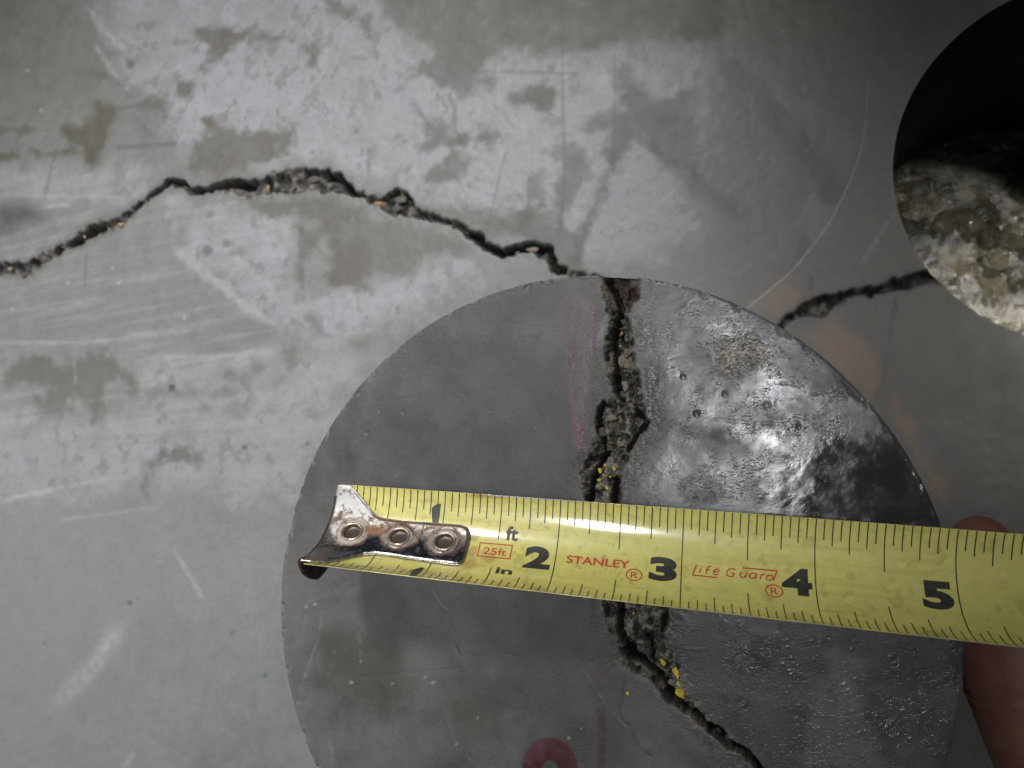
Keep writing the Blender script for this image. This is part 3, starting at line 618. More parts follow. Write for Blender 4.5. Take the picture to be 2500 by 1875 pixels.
    for x, y in g4([(600, 690), (1010, 790), (1060, 830), (260, 345), (310, 330), (1290, 1310), (1205, 1220), (1920, 1180), (2000, 1120), (1340, 1050), (800, 830), (540, 825)]):
        mk = sm(6, 0, np.hypot(px - x, py - y) + jig2 * .25); z = z + mk * .00016; rough = rough - .2 * mk; lay(mk, (.36, .35, .33), .5)
    grit = grit * (1 - .85 * wet)
    # the crack itself --------------------------------------------------
    cj = jig2 * .30 + (fbm(wx / .6, wy / .6, 81, 3, .6) - .5) * 10
    s = s + cj
    rub = fbm(wx / 1.5, wy / 1.5, 83, 4, .62); rub2 = fbm(wx / .5, wy / .5, 84, 3, .6)
    ins = sm(3, -4, s); deep = sm(2, -16, s)
    z = z - deep * (.0007 + .0019 * sm(.60, .35, rub) + .0008 * (1 - rub2))
    lay(sm(20, 2, s) * (1 - ins) * sm(.42, .6, fin2), (.15, .138, .12), .6)
    lay(ins, (.085, .073, .058), .95); lay(ins * sm(.5, .66, rub), (.20, .178, .145), .85); lay(ins * sm(.58, .70, rub2), (.30, .275, .235), .6); lay(ins * sm(.48, .34, rub), (.022, .019, .017), .9)
    lay(ins * sm(60, 20, np.hypot(px - 1520, (py - 715) * .8) + jig2), (.060, .036, .026), .85)
    rough = rough + ins * .18; grit = grit + ins * .5
    for L, w, d in ((g1([(500, 120), (560, 220), (600, 320), (565, 430), (545, 540), (560, 640), (560, 760), (580, 860), (600, 920)]), 15, .009), (g1([(600, 460), (605, 540)]), 8, .008), (g1([(470, 950), (440, 1080), (500, 1270), (430, 1400), (400, 1500), (385, 1600), (375, 1720)]), 15, .010), (g1([(700, 1000), (770, 1080), (690, 1180), (640, 1270)]), 13, .006), (g1([(560, 1480), (540, 1600), (540, 1700)]), 16, .007),
                    (g2([(880, -60), (890, 60), (900, 180), (890, 400), (950, 540), (1000, 590)]), 17, .010), (g2([(930, 580), (1060, 640), (1150, 720), (1250, 790), (1300, 890), (1330, 960), (1400, 1030), (1500, 1080)]), 17, .009), (g2([(1180, 640), (1150, 520), (1120, 430)]), 16, .006), (g2([(1480, 1070), (1600, 1180), (1730, 1250), (1800, 1350), (1960, 1420), (2050, 1550), (2150, 1700)]), 17, .010), (g2([(1250, 400), (1270, 300)]), 12, .005)):
        dd = d_line(px, py, L, 60) + cj * .55
        mk = sm(w * .62, w * .15, dd) * sm(10, -6, s); z = z - d * .6 * mk; lay(mk, (.014, .012, .011), .95)
    # crisp arris, a little chipped and scuffed
    chip = sm(CR - .0016, CR - .0002, r + (fin2 - .5) * .0022) * sm(.52, .66, fbm(wx / 2.2, wy / 2.2, 91, 3)); chip = chip * (.35 + .65 * (1 - rgt)); z = z - .0004 * chip; lay(chip, (.17, .165, .157), .5)
    z = z - sm(CR - .0004, CR, r) * .00012
    V[:, 2] = z + ZTOP
    # side
    bnd = CR * .9995
    n = 360; a = np.linspace(0, 2 * np.pi, n, endpoint=False); lev = [ZTOP - .0006, ZTOP - .0012, ZTOP * .75, ZTOP * .5, ZTOP * .25, .003, 0.0006]
    SV = np.concatenate([np.c_[(CR + (-.0004 if k == 0 else -.0002)) * np.cos(a), (CR + (-.0004 if k == 0 else -.0002)) * np.sin(a), np.full(n, zz)] for k, zz in enumerate(lev)])
    i = np.arange(n); j = (i + 1) % n
    SF = np.concatenate([np.c_[(k + 1) * n + i, (k + 1) * n + j, k * n + j, k * n + i] for k in range(len(lev) - 1)]) + len(V)
    ns = len(SV)
    V = np.concatenate([V, SV]); Fq = np.concatenate([Fq, SF])
    sc = np.tile([.2, .19, .17], (ns, 1)) * (.7 + .6 * RNG.random((ns, 1)))
    o = mesh_np("core_body", V, Fq, M_CORE, core, attrs={"tone": np.clip(np.concatenate([col, sc]), 0, 1), "gloss": np.clip(np.concatenate([rough, np.full(ns, .6)]), .08, 1), "grit": np.concatenate([grit, np.full(ns, .3)])})
    return o
build_core()
ROCKS = [rock_bm(i, 2, .8) for i in range(6)]
def stone(name, x, y, z, size, mat, parent, seed, stretch=(1, 1, 1), rot=None):
    me = ROCKS[seed % 6].copy(); me.materials.clear(); me.materials.append(mat)
    o = link(name, me, parent)
    p = at(x, y, z); off = Vector(parent.location) if parent else Vector((0, 0, 0))
    o.location = p - off; o.scale = tuple(size * s for s in stretch); rnd = random.Random(seed)
    o.rotation_euler = (rnd.uniform(-.4, .4), rnd.uniform(-.4, .4), rnd.uniform(0, 6.28) if rot is None else rot)
    return o
ZP = ZTOP - .0016
for i, (u, v, s, m) in enumerate([(625, 672, .0025, M_TAN), (560, 1075, .0026, M_TAN), (580, 1140, .0022, M_PEB), (520, 1020, .0018, M_PEB), (640, 1000, .0016, M_PEB), (690, 780, .0016, M_PEB), (470, 1150, .0017, M_PEB), (640, 400, .0016, M_PEB), (620, 900, .0014, M_PEB), (560, 1350, .0018, M_PEB), (660, 1130, .0016, M_PEB), (520, 1240, .0014, M_PEB), (600, 1220, .0014, M_TAN)]):
    x, y = g1([(u, v)])[0]; stone("pebble", x, y, ZP - .0010 - .0004 * (i % 3), s * .8, m, core, i, (1, 1.2, .7))
for i, (u, v, s, m) in enumerate([(1010, 290, .0022, M_PEB), (1120, 350, .0024, M_PEB), (1000, 400, .0018, M_PEB), (1090, 530, .0024, M_PEB), (1240, 600, .0020, M_PEB), (1300, 740, .0018, M_PEB), (1350, 840, .0016, M_TAN), (1180, 250, .0018, M_PEB), (1060, 460, .0016, M_TAN), (1230, 500, .0016, M_PEB), (1500, 1010, .0014, M_PEB), (1800, 1300, .0014, M_PEB), (820, 260, .0016, M_PEB), (1700, 1240, .0012, M_PEB)]):
    x, y = g2([(u, v)])[0]; stone("pebble", x, y, ZP - .0012 - .0004 * (i % 3), s * .75, m, core, i + 20, (1, 1.25, .7))
ZY = ZTOP - .0012
for i, (x, y, s, st_) in enumerate([(*g2([(1400, 928)])[0], .00125, (1, 1.25, .6)), (*g2([(1358, 755)])[0], .00085, (.9, 1.8, .6)), (*g2([(1257, 665)])[0], .00085, (.8, 1.3, .6)), (*g2([(1380, 850)])[0], .0004, (1, 1.5, .6)), (*g2([(1012, 265)])[0], .0004, (1, 1, .6)), (*g1([(456, 1410)])[0], .00065, (.8, 1.3, .6)), (*g1([(452, 1472)])[0], .00062, (1, 1, .6)), (*g1([(500, 1525)])[0], .0005, (1, 1.2, .6)), (*g1([(552, 1392)])[0], .0005, (.9, 1.4, .6)), (*g1([(490, 1372)])[0], .0004, (1, 1, .6)), (*g1([(478, 1440)])[0], .00035, (1, 1, .6)), (*g1([(525, 1450)])[0], .0003, (1, 1, .6))]):
    stone("paint_chip", x, y, ZY + (.0008 if i in (0, 1, 2) else .0002), s, M_YEL, core, i + 40, st_, .3)
x, y = g2([(960, 928)])[0]; stone("paint_chip", x, y, ZTOP + .0001, .00045, M_YEL, core, 60, (1, 1, .6))
x, y = g1([(602, 482)])[0]; stone("paint_chip", x, y, ZY, .00055, M_ORG, core, 61, (.8, 1.3, .7))
# loose bits lodged in the slab's crack
for i, (x, y, s, m, st_) in enumerate([(*ra([(1555, 1090)])[0], .0022, M_ORG, (.6, 1.6, .6)), (*ra([(700, 1300)])[0], .0026, M_ORG, (1.6, .6, .6)), (*rb([(305, 1180)])[0], .0030, M_ORG, (1.7, .55, .6)), (*rb([(100, 1130)])[0], .0016, M_ORG, (1.5, .6, .6)), (*ra([(1700, 1095)])[0], .0024, M_PEB, (1.3, .8, .6)), (*rb([(425, 1160)])[0], .0042, M_PEB, (1.3, .8, .6)), (*rb([(400, 1215)])[0], .0028, M_PEB, (1.2, .7, .6)), (*rb([(1180, 1447)])[0], .0030, M_TAN, (1.6, .7, .6)), (*ra([(1820, 1040)])[0], .0040, M_PEB, (1.6, .8, .5)), (*ra([(490, 1370)])[0], .0016, M_TAN, (1, 1, .6)), (*ra([(60, 1560)])[0], .0026, M_TAN, (1.2, .8, .6)), (*rb([(1100, 1470)])[0], .0018, M_PEB, (1.2, 1, .5))]):
    o = stone("crack_debris", x, y, -.0036, s * .8, m, floor, i + 70, st_, 0)

# ================================================================== THE TAPE
U = .0254
TP = [-0.0915266, -0.01461364, -0.15875645, -0.06794477, -0.09398235, -0.00736073, -0.77642906, 0.04961863, 0.60186315, 0.01540331]
def tape(s, t, off=0.0):
    """point of the curved blade: s inches along it, t inches across it (-.5 .. .5), off metres above its face"""
    x0, y0, z0, yaw, pit, c2, ro0, ro1, k0, k1 = TP
    s, t = np.broadcast_arrays(np.asarray(s, float), np.asarray(t, float)); off = np.broadcast_to(off, s.shape)
    smm = s * U; dirh = np.array([np.cos(yaw), np.sin(yaw), 0]); up = np.array([0, 0, 1.0]); side = np.array([-np.sin(yaw), np.cos(yaw), 0])
    C = np.array([x0, y0, z0 + HC]) + (np.cos(pit) * smm)[..., None] * dirh + (np.sin(pit) * smm + c2 * smm ** 2 * 10)[..., None] * up
    Nn = np.cos(pit) * up - np.sin(pit) * dirh
    kap = np.exp(k0 + k1 * s); ro = ro0 + ro1 * np.minimum(s, 6.5); th = kap * t
    lat = np.sin(th) / kap * U - np.sin(th) * off; hh = (1 - np.cos(th)) / kap * U + np.cos(th) * off
    cr, sr = np.cos(ro)[..., None], np.sin(ro)[..., None]
    return C + lat[..., None] * (side * cr + Nn * sr) + hh[..., None] * (-side * sr + Nn * cr)
tp = empty("measuring_tape", tape(np.array(0.), np.array(0.)).tolist())
tag(tp, "yellow steel tape measure blade with rusty hook laid across the core", "tape measure")
def child(name, V, Fq, mat, attrs=None, tris=None, parent=None, smooth=True):
    o = mesh_np(name, V, Fq, mat, None, smooth, attrs, tris)
    par = parent or tp
    o.parent = par; o.matrix_parent_inverse = Matrix.Translation(-Vector(tp.location))
    return o
def build_blade():
    s = np.arange(.03, 9.0, .012); t = np.concatenate([[-.5, -.497], np.arange(-.49, .495, .01), [.497, .5]])
    Sg, Tg = np.meshgrid(s, t, indexing='ij')
    top = tape(Sg, Tg, 0.0).reshape(-1, 3); bot = tape(Sg, Tg, -.00018).reshape(-1, 3)
    ns, nt_ = Sg.shape; f = grid_faces(ns, nt_); n = ns * nt_
    V = np.concatenate([top, bot]); E = boundary(f)
    Fq = np.concatenate([f, f[:, ::-1] + n, np.c_[E[:, 1], E[:, 0], E[:, 0] + n, E[:, 1] + n]])
    S1, T1 = Sg.ravel(), Tg.ravel()
    a = fbm(S1 * 3, T1 * 3, 90, 5, .6); b = fbm(S1 * 12, T1 * 12, 91, 4, .6); st = fbm(S1 * 2, T1 * 22, 92, 4, .6)
    col = np.array([.79, .725, .215])[None, :] * (.93 + .14 * a)[:, None]
    def lay(m, c, k=1.0):
        nonlocal col
        m = np.clip(m * k, 0, 1)[:, None]; col = col * (1 - m) + np.array(c)[None, :] * m
    lay(sm(.55, .75, st), (.60, .49, .10), .35); lay(sm(.62, .78, b), (.45, .34, .08), .4)
    lay(sm(.5, .44, np.abs(T1)) * 0 + sm(.40, .5, np.abs(T1)) * sm(.4, .65, a), (.58, .50, .13), .5)
    # rust round the hook and on the upper edge
    rust = np.zeros(len(S1))
    for x, y, r in ((1.27, -.03, .10), (1.30, -.13, .13), (1.42, -.06, .08), (1.27, .15, .05), (.30, .36, .07), (.40, .27, .05), (.1, .47, .05)):
        rust = np.maximum(rust, sm(r, r * .2, np.hypot(S1 - x, T1 - y) + (b - .5) * .18))
    lay(rust, (.40, .20, .07), .55)
    e1 = sm(1.30, 1.48, S1) * sm(2.45, 1.9, S1)
    bare = sm(.018, .006, (.5 - T1) + (b - .5) * .02) * e1
    lay(sm(.05, .01, (.5 - T1) + (b - .5) * .05) * sm(1.15, 1.3, S1) * sm(1.6, 1.5, S1), (.40, .20, .06), .8)
    lay(bare, (.5, .49, .47)); bare2 = sm(.012, .004, (.5 + T1) + (b - .5) * .02) * sm(.45, .6, a + .1); lay(bare2, (.45, .42, .36), .8)
    metal = np.clip(bare + bare2 * .6, 0, 1)
    lay(sm(.5, .497, np.abs(T1)) * 0, (0, 0, 0))
    lay(sm(.66, .80, fbm(S1 * 30, T1 * 30, 95, 3)) * sm(1.3, 1.7, S1) * sm(3.2, 2.4, S1), (.42, .36, .12), .5)
    g = .33 + .10 * (a - .5) + .1 * rust
    col2 = np.concatenate([col, np.tile([.45, .4, .12], (n, 1))])
    child("blade", V, Fq, M_TAPE, {"tone": np.clip(col2, 0, 1), "gloss": np.concatenate([g, np.full(n, .4)]), "metal": np.concatenate([metal, np.zeros(n)])})
build_blade()

INK = .00005
def quad_strip(P, w, n_hint=.02, off=INK):
    """flat printed stroke along the (s,t) polyline P, of width w inches"""
    V = []; Fq = []
    P = [np.array(p, float) for p in P]; Q = [P[0]]
    for a, b in zip(P[:-1], P[1:]):
        k = max(1, int(np.ceil(np.linalg.norm(b - a) / n_hint)))
        Q += [a + (b - a) * (i + 1) / k for i in range(k)]
    for i, q in enumerate(Q):
        d = (Q[min(i + 1, len(Q) - 1)] - Q[max(i - 1, 0)]); d = d / (np.linalg.norm(d) + 1e-9); nn = np.array([-d[1], d[0]]) * w / 2
        V += [q - nn, q + nn]
    V = np.array(V); k = len(Q)
    for i in range(k - 1): Fq.append((2 * i, 2 * i + 2, 2 * i + 3, 2 * i + 1))
    return tape(V[:, 0], V[:, 1], off), np.array(Fq)
def joinq(L):
    V = []; Fq = []; n = 0
    for v, f in L: V.append(v); Fq.append(f + n); n += len(v)
    return np.concatenate(V), np.concatenate(Fq)
# graduations: each printed line is a part of its own up to the frame edge
def ticks():
    inch = []; up = []; lo = []
    for i in range(1, int(8.8 * 16)):
        s = i / 16
        if i % 16 == 0: inch.append([(s, -.499), (s, .499)]); continue
        L1, L2 = (.37, .345) if i % 8 == 0 else (.263, .257) if i % 4 == 0 else (.205, .198) if i % 2 == 0 else (.165, .158)
        up.append([(s, .499 - L1), (s, .499)])
        lo.append([(s, -.499), (s, -.499 + L2)])
    return inch, up, lo
inch, up, lo = ticks()
def hidden(s, t):                          # printed lines stop at the hook plate
    return s < .09 or (s < .30 and t < .40 - (s - .09) * .2 and t > -.30)
for L in inch: 
    v, f = quad_strip(L, .0085); child("inch_line", v, f, M_INK)
for L in up + lo:
    if L[0][0] < .07: continue
    v, f = quad_strip(L, .0085); child("graduation", v, f, M_INK)

def text_mesh(txt, s0, s1, t0, t1, mat, name, bold=0.0, shear=0.0, step=.02):
    cu = bpy.data.curves.new("lettering", 'FONT'); cu.body = txt; cu.resolution_u = 5; cu.offset = bold; cu.shear = shear
    ob = bpy.data.objects.new("lettering_source", cu); scene.collection.objects.link(ob)
    dg = bpy.context.evaluated_depsgraph_get(); me = bpy.data.meshes.new_from_object(ob.evaluated_get(dg))
    bpy.data.objects.remove(ob); bpy.data.curves.remove(cu)
    co = np.empty(len(me.vertices) * 3); me.vertices.foreach_get("co", co); co = co.reshape(-1, 3)
    mn, mx = co.min(0), co.max(0)
    co[:, 0] = s0 + (co[:, 0] - mn[0]) / (mx[0] - mn[0]) * (s1 - s0); co[:, 1] = t0 + (co[:, 1] - mn[1]) / (mx[1] - mn[1]) * (t1 - t0); co[:, 2] = 0
    me.vertices.foreach_set("co", co.ravel())
    bm = bmesh.new(); bm.from_mesh(me); bmesh.ops.triangulate(bm, faces=bm.faces)
    for tt in np.arange(math.ceil(t0 / step) * step, t1, step):
        bmesh.ops.bisect_plane(bm, geom=bm.verts[:] + bm.edges[:] + bm.faces[:], plane_co=(0, tt, 0), plane_no=(0, 1, 0), dist=1e-6)
    bmesh.ops.triangulate(bm, faces=bm.faces)
    bm.to_mesh(me); bm.free()
    co = np.empty(len(me.vertices) * 3); me.vertices.foreach_get("co", co); co = co.reshape(-1, 3)
    me.vertices.foreach_set("co", tape(co[:, 0], co[:, 1], INK).astype(np.float32).ravel())
    me.materials.clear(); me.materials.append(mat); me.name = name
    o = link(name, me, tp); o.matrix_parent_inverse = Matrix.Translation(-Vector(tp.location))
    return o
def poly_print(name, polys, mat):
    """solid printed shape from (s,t) outlines"""
    bm = bmesh.new()
    for P in polys:
        vs = [bm.verts.new((a, b, 0)) for a, b in P]; bm.faces.new(vs)
    bmesh.ops.triangulate(bm, faces=bm.faces)
    for tt in np.arange(-.5, .5, .02):
        bmesh.ops.bisect_plane(bm, geom=bm.verts[:] + bm.edges[:] + bm.faces[:], plane_co=(0, tt, 0), plane_no=(0, 1, 0), dist=1e-6)
    bmesh.ops.triangulate(bm, faces=bm.faces)
    me = bpy.data.meshes.new(name); bm.to_mesh(me); bm.free()
    co = np.array([v.co[:] for v in me.vertices])
    me.vertices.foreach_set("co", tape(co[:, 0], co[:, 1], INK).astype(np.float32).ravel())
    me.materials.append(mat); o = link(name, me, tp); o.matrix_parent_inverse = Matrix.Translation(-Vector(tp.location))
    return o
BO = .055
text_mesh("2", 1.745, 1.965, -.119, .098, M_INK2, "numeral", BO)
text_mesh("3", 2.75, 2.967, -.119, .098, M_INK2, "numeral", BO)
text_mesh("4", 3.752, 3.975, -.131, .100, M_INK2, "numeral", BO)
text_mesh("5", 4.747, 4.964, -.135, .094, M_INK2, "numeral", BO)
text_mesh("6", 5.75, 5.965, -.125, .096, M_INK2, "numeral", BO)
text_mesh("7", 6.75, 6.965, -.125, .096, M_INK2, "numeral", BO)
for t0, t1 in ((.215, .392), (-.475, -.250)):
    h = t1 - t0
    poly_print("numeral", [[(.912, t0), (.960, t0), (.966, t1), (.932, t1), (.926, t1 - .16 * h), (.886, t1 - .22 * h), (.886, t1 - .38 * h), (.917, t1 - .38 * h)]], M_INK2)
text_mesh("ft", 1.560, 1.664, .126, .250, M_INK2, "unit_lettering", .03)
text_mesh("in", 1.543, 1.680, -.222, -.142, M_INK2, "unit_lettering", .03)
# boxed length mark
v, f = joinq([quad_strip([(1.35, .086), (1.633, .086)], .011), quad_strip([(1.35, -.042), (1.633, -.042)], .011), quad_strip([(1.355, -.042), (1.355, .086)], .011), quad_strip([(1.628, -.042), (1.628, .086)], .011)])
child("printed_box", v, f, M_RED)
text_mesh("25ft", 1.396, 1.590, -.018, .050, M_RED, "box_lettering", .012)
text_mesh("STANLEY", 2.090, 2.598, -.030, .043, M_RED, "maker_lettering", .022)
def reg_mark(cx_, cy_, rx, ry):
    P = [(cx_ + rx * math.cos(a), cy_ + ry * math.sin(a)) for a in np.linspace(0, 2 * math.pi, 33)]
    v, f = quad_strip(P, .010); child("registered_mark", v, f, M_RED)
    text_mesh("R", cx_ - rx * .42, cx_ + rx * .50, cy_ - ry * .58, cy_ + ry * .55, M_RED, "registered_mark", .003)
reg_mark(2.637, -.085, .060, .056); reg_mark(3.693, -.111, .062, .056)
sw = .0105
def life(a): return [quad_strip(P, sw, .012) for P in a]
arc = lambda cx_, cy_, rx, ry, a0, a1, n=14: [(cx_ + rx * math.cos(math.radians(a)) + .25 * ry * math.sin(math.radians(a)), cy_ + ry * math.sin(math.radians(a))) for a in np.linspace(a0, a1, n)]
v, f = joinq(life([
    [(3.116, .060), (3.086, -.034), (3.272, -.036)],                       # L with the long foot
    [(3.148, .030), (3.138, -.010)], [(3.153, .046), (3.156, .053)],       # i
    [(3.228, .054), (3.212, .054), (3.200, .040), (3.188, -.012)], [(3.183, .026), (3.218, .026)],   # f
    [(3.243, .014), (3.286, .016), (3.284, .034), (3.264, .038), (3.246, .020), (3.244, .000), (3.258, -.011), (3.282, -.006)],   # e
    [(3.412, .046), (3.392, .052), (3.365, .048), (3.346, .022), (3.346, -.004), (3.362, -.016), (3.388, -.014), (3.400, .002), (3.402, .014), (3.378, .014)],   # G
    [(3.452, .030), (3.444, .000), (3.454, -.014), (3.476, -.012), (3.488, .004)], [(3.496, .030), (3.484, -.014)],   # u
    arc(3.540, .008, .024, .022, 0, 360), [(3.570, .030), (3.560, -.016)],   # a
    [(3.606, .028), (3.594, -.018)], [(3.600, .010), (3.614, .026), (3.634, .026)],   # r
    arc(3.664, .004, .024, .022, 0, 360), [(3.690, -.020), (3.722, .066), (3.462, .066)]]))   # d with the long bar
child("range_lettering", v, f, M_RED)

# ---- hook
HOFF = .0009
HK = [(0.012, .497), (.129, .502), (.184, .454), (.24, .396), (.31, .329), (.383, .262), (.428, .239), (.471, .229), (.634, .22), (.983, .224), (1.169, .224), (1.224, .209), (1.255, .171), (1.262, .129), (1.264, .086), (1.262, -.094), (1.257, -.143), (1.233, -.177), (1.18, -.187), (1.076, -.184), (.834, -.171), (.635, -.155), (.50, -.153), (.41, -.180), (.33, -.234), (.24, -.320), (.15, -.385), (.05, -.425), (-.03, -.432), (-.045, -.40), (-.035, -.2), (-.02, .118), (-.005, .399)]
RIV = [(.232, .060), (.657, .052), (1.061, .043)]
def d_poly_near(x, y, P):
    P = np.asarray(P, float); best = np.full(x.shape, 1e9); nx_ = x.copy(); ny_ = y.copy(); ins = np.zeros(x.shape, bool)
    for i in range(len(P)):
        ax, ay = P[i]; bx, by = P[(i + 1) % len(P)]; ex, ey = bx - ax, by - ay
        t = np.clip(((x - ax) * ex + (y - ay) * ey) / (ex * ex + ey * ey + 1e-15), 0, 1); qx, qy = ax + t * ex, ay + t * ey
        d = np.hypot(x - qx, y - qy); k = d < best; best = np.where(k, d, best); nx_ = np.where(k, qx, nx_); ny_ = np.where(k, qy, ny_)
        c = ((ay > y) != (by > y))
        if abs(ey) > 1e-12: ins ^= c & (x < (bx - ax) * (y - ay) / ey + ax)
    return np.where(ins, -best, best), nx_, ny_
def hook_tone(S1, T1):
    a = fbm(S1 * 9, T1 * 9, 101, 5, .62); b = fbm(S1 * 30, T1 * 30, 102, 4, .6); br = fbm(S1 * 4 + T1 * 3, T1 * 40 - S1 * 20, 103, 3)
    n = len(S1); col = np.tile([.36, .34, .325], (n, 1)); metal = np.full(n, .92); g = np.full(n, .26) + .1 * (a - .5)
    def lay(m, c, mt, rg):
        nonlocal col, metal, g
        m = np.clip(m, 0, 1); col = col * (1 - m[:, None]) + np.array(c)[None, :] * m[:, None]; metal = metal * (1 - m) + mt * m; g = g * (1 - m) + rg * m
    lay(sm(.42, .62, a) * .8, (.19, .155, .13), .6, .42); lay(sm(.52, .66, br) * .5, (.13, .085, .06), .4, .5)                                  # dull film
    lay(sm(.12, -.04, T1 + (a - .5) * .25) * sm(.05, .3, S1) * .85, (.10, .11, .15), .95, .16)   # blue-black reflection on the lower side, put into the metal's colour
    lay(sm(.20, .10, np.hypot((S1 - .10) * .8, (T1 - .41) * .8) + (a - .5) * .2) * .8, (.62, .61, .59), .35, .5)
    lay(sm(.11, .05, np.hypot((S1 - .27) * .62, (T1 - .24)) + (a - .5) * .16) * .95, (.74, .72, .70), .05, .6)   # chalky white film
    lay(sm(.10, .05, np.hypot((S1 - .10), (T1 - .06) * .8) + (a - .5) * .16) * .9, (.72, .70, .68), .05, .6)
    for i, (x, y) in enumerate(RIV):
        d = np.hypot(S1 - x, T1 - y)
        lay(sm(.140, .122, d + (a - .5) * .13) * (.9 if i == 0 else .62), (.50, .42, .34), .05, .6)          # tan crust round each rivet
        lay(sm(.165, .15, d + (a - .5) * .10) * sm(.128, .142, d + (a - .5) * .1) * .7, (.20, .10, .06), .2, .6)
    lay(sm(.07, .02, np.hypot((S1 - .43) * .45, T1 - .10) + (b - .5) * .05) * .8, (.30, .12, .05), .1, .6)
    lay(sm(.56, .68, b) * sm(.3, .6, a) * .8, (.13, .07, .045), .2, .6)
    lay(sm(.5, .4, np.abs(T1 - .17)) * 0, (0, 0, 0), 0, .5)
    return col, metal, np.clip(g, .08, 1)
def build_hook():
    st = .0055
    s = np.arange(-.06, 1.29, st); t = np.arange(-.45, .52, st)
    Sg, Tg = np.meshgrid(s, t, indexing='ij'); S1, T1 = Sg.ravel(), Tg.ravel()
    sd, nx_, ny_ = d_poly_near(S1, T1, HK)
    f = grid_faces(*Sg.shape); keep = (sd[f] < 0).any(1)
    outm = sd > 0; S1 = np.where(outm, nx_, S1); T1 = np.where(outm, ny_, T1); sd = np.minimum(sd, 0)
    V0 = np.c_[S1, T1, sd]; V0, f, _ = compact(V0, f[keep], []); S1, T1, sd = V0.T
    off = np.full(len(S1), HOFF) - .00035 * sm(-.030, 0, sd) ** 1
    for x, y in RIV:
        d = np.hypot(S1 - x, T1 - y)
        off += .00022 * sm(.135, .108, d) * sm(.075, .10, d)             # swaged collar
        off -= .00082 * sm(.098, .082, d)
    top = tape(S1, np.clip(T1, -.5, .5), off); bot = tape(S1, np.clip(T1, -.5, .5), off * 0 + .00006)
    E = boundary(f); n = len(S1)
    V = np.concatenate([top, bot]); Fq = np.concatenate([f, f[:, ::-1] + n, np.c_[E[:, 1], E[:, 0], E[:, 0] + n, E[:, 1] + n]])
    col, metal, g = hook_tone(S1, T1)
    rim = sm(-.022, -.008, sd)[:, None]; col = col * (1 - rim * .6) + np.array([.62, .54, .46]) * rim * .6; metal = metal * (1 - rim[:, 0]) + .9 * rim[:, 0]
    lo_ = rim[:, 0] * (T1 < -.1); g = np.where(lo_ > .3, .28, g)
    o = child("hook", V, Fq, M_HOOK, {"tone": np.concatenate([col, np.tile([.4, .36, .32], (n, 1))]), "gloss": np.concatenate([g, np.full(n, .35)]), "metal": np.concatenate([metal, np.full(n, .85)])})
    # lip bent down over the end of the blade
    tt = np.linspace(-.432, .40, 60); dd = np.concatenate([np.linspace(0, 1, 16), [1.0]])
    base = tape(np.interp(tt, [-.432, -.2, .118, .399], [-.045, -.035, -.02, -.005]), tt, HOFF - .0001)
    m0 = tape(np.array(-.03), np.array(0.), 1.0) - tape(np.array(-.03), np.array(0.), 0.0)
    D = -m0; along = tape(np.array(.2), np.array(0.)) - tape(np.array(0.), np.array(0.)); along /= np.linalg.norm(along)
    L = np.where(tt < -.25, .0088 - .0035 * ((-.25 - tt) / .182) ** 2.2, .0088)
    L = np.where(tt > .30, L - .002 * ((tt - .30) / .1) ** 2, L)
    sag = .0010
    outer = base[:, None, :] + D[None, None, :] * (L[:, None] * dd[None, :])[..., None] - along[None, None, :] * (sag * np.sin(np.pi * np.minimum(dd, .5)) ** 1)[None, :, None] + 0
    # slight pull-in of the lower corner, as on the pressed part
    inner = outer + along[None, None, :] * .0010
    nA, nB = outer.shape[:2]; f = grid_faces(nA, nB); n = nA * nB; E = boundary(f)
    V = np.concatenate([outer.reshape(-1, 3), inner.reshape(-1, 3)]); Fq = np.concatenate([f[:, ::-1], f + n, np.c_[E[:, 0], E[:, 1], E[:, 1] + n, E[:, 0] + n]])
    q = fbm(V[:, 0] * 900, V[:, 2] * 900, 110, 4)
    tone = np.where((q > .45)[:, None], [.085, .05, .04], [.05, .033, .028])
    li = child("hook_lip", V, Fq, M_HOOK, {"tone": tone, "gloss": np.full(2 * n, .5), "metal": np.full(2 * n, .35)}, parent=o)
    li.matrix_parent_inverse = Matrix.Identity(4)
    # hollow rivets
    a = np.linspace(0, 2 * np.pi, 40, endpoint=False)
    prof = [(.112, .00006), (.108, .00030), (.100, .00044), (.090, .00042), (.082, .00022), (.077, -.00020), (.073, -.00056), (.066, -.00060), (.040, -.00060), (.020, -.00060), (.001, -.00060)]
    for k, (x, y) in enumerate(RIV):
        V = []; col = []
        for r_, z_ in prof:
            r2_ = r_ * .92
            V.append(tape(x + r2_ * np.cos(a), y + r2_ * np.sin(a) * .98, HOFF + z_))
            c = [.52, .42, .34] if r_ > .085 else [.36, .27, .22] if r_ > .07 else [.085, .062, .052]
            col.append(np.tile(c, (40, 1)) * (.8 + .4 * fbm(np.cos(a) * 3 + k * 5, np.sin(a) * 3 + r_ * 30, 120, 3))[:, None])
        V = np.concatenate(V); n = len(prof); i = np.arange(40); j = (i + 1) % 40
        Fq = np.concatenate([np.c_[q * 40 + i, q * 40 + j, (q + 1) * 40 + j, (q + 1) * 40 + i] for q in range(n - 1)])
        ri = child("rivet", V, Fq, M_HOOK, {"tone": np.concatenate(col), "gloss": np.full(len(V), .3), "metal": np.repeat(np.array([.8 if r_ > .07 else .15 for r_, z_ in prof]), 40)}, parent=o)
        ri.matrix_parent_inverse = Matrix.Identity(4)
build_hook()

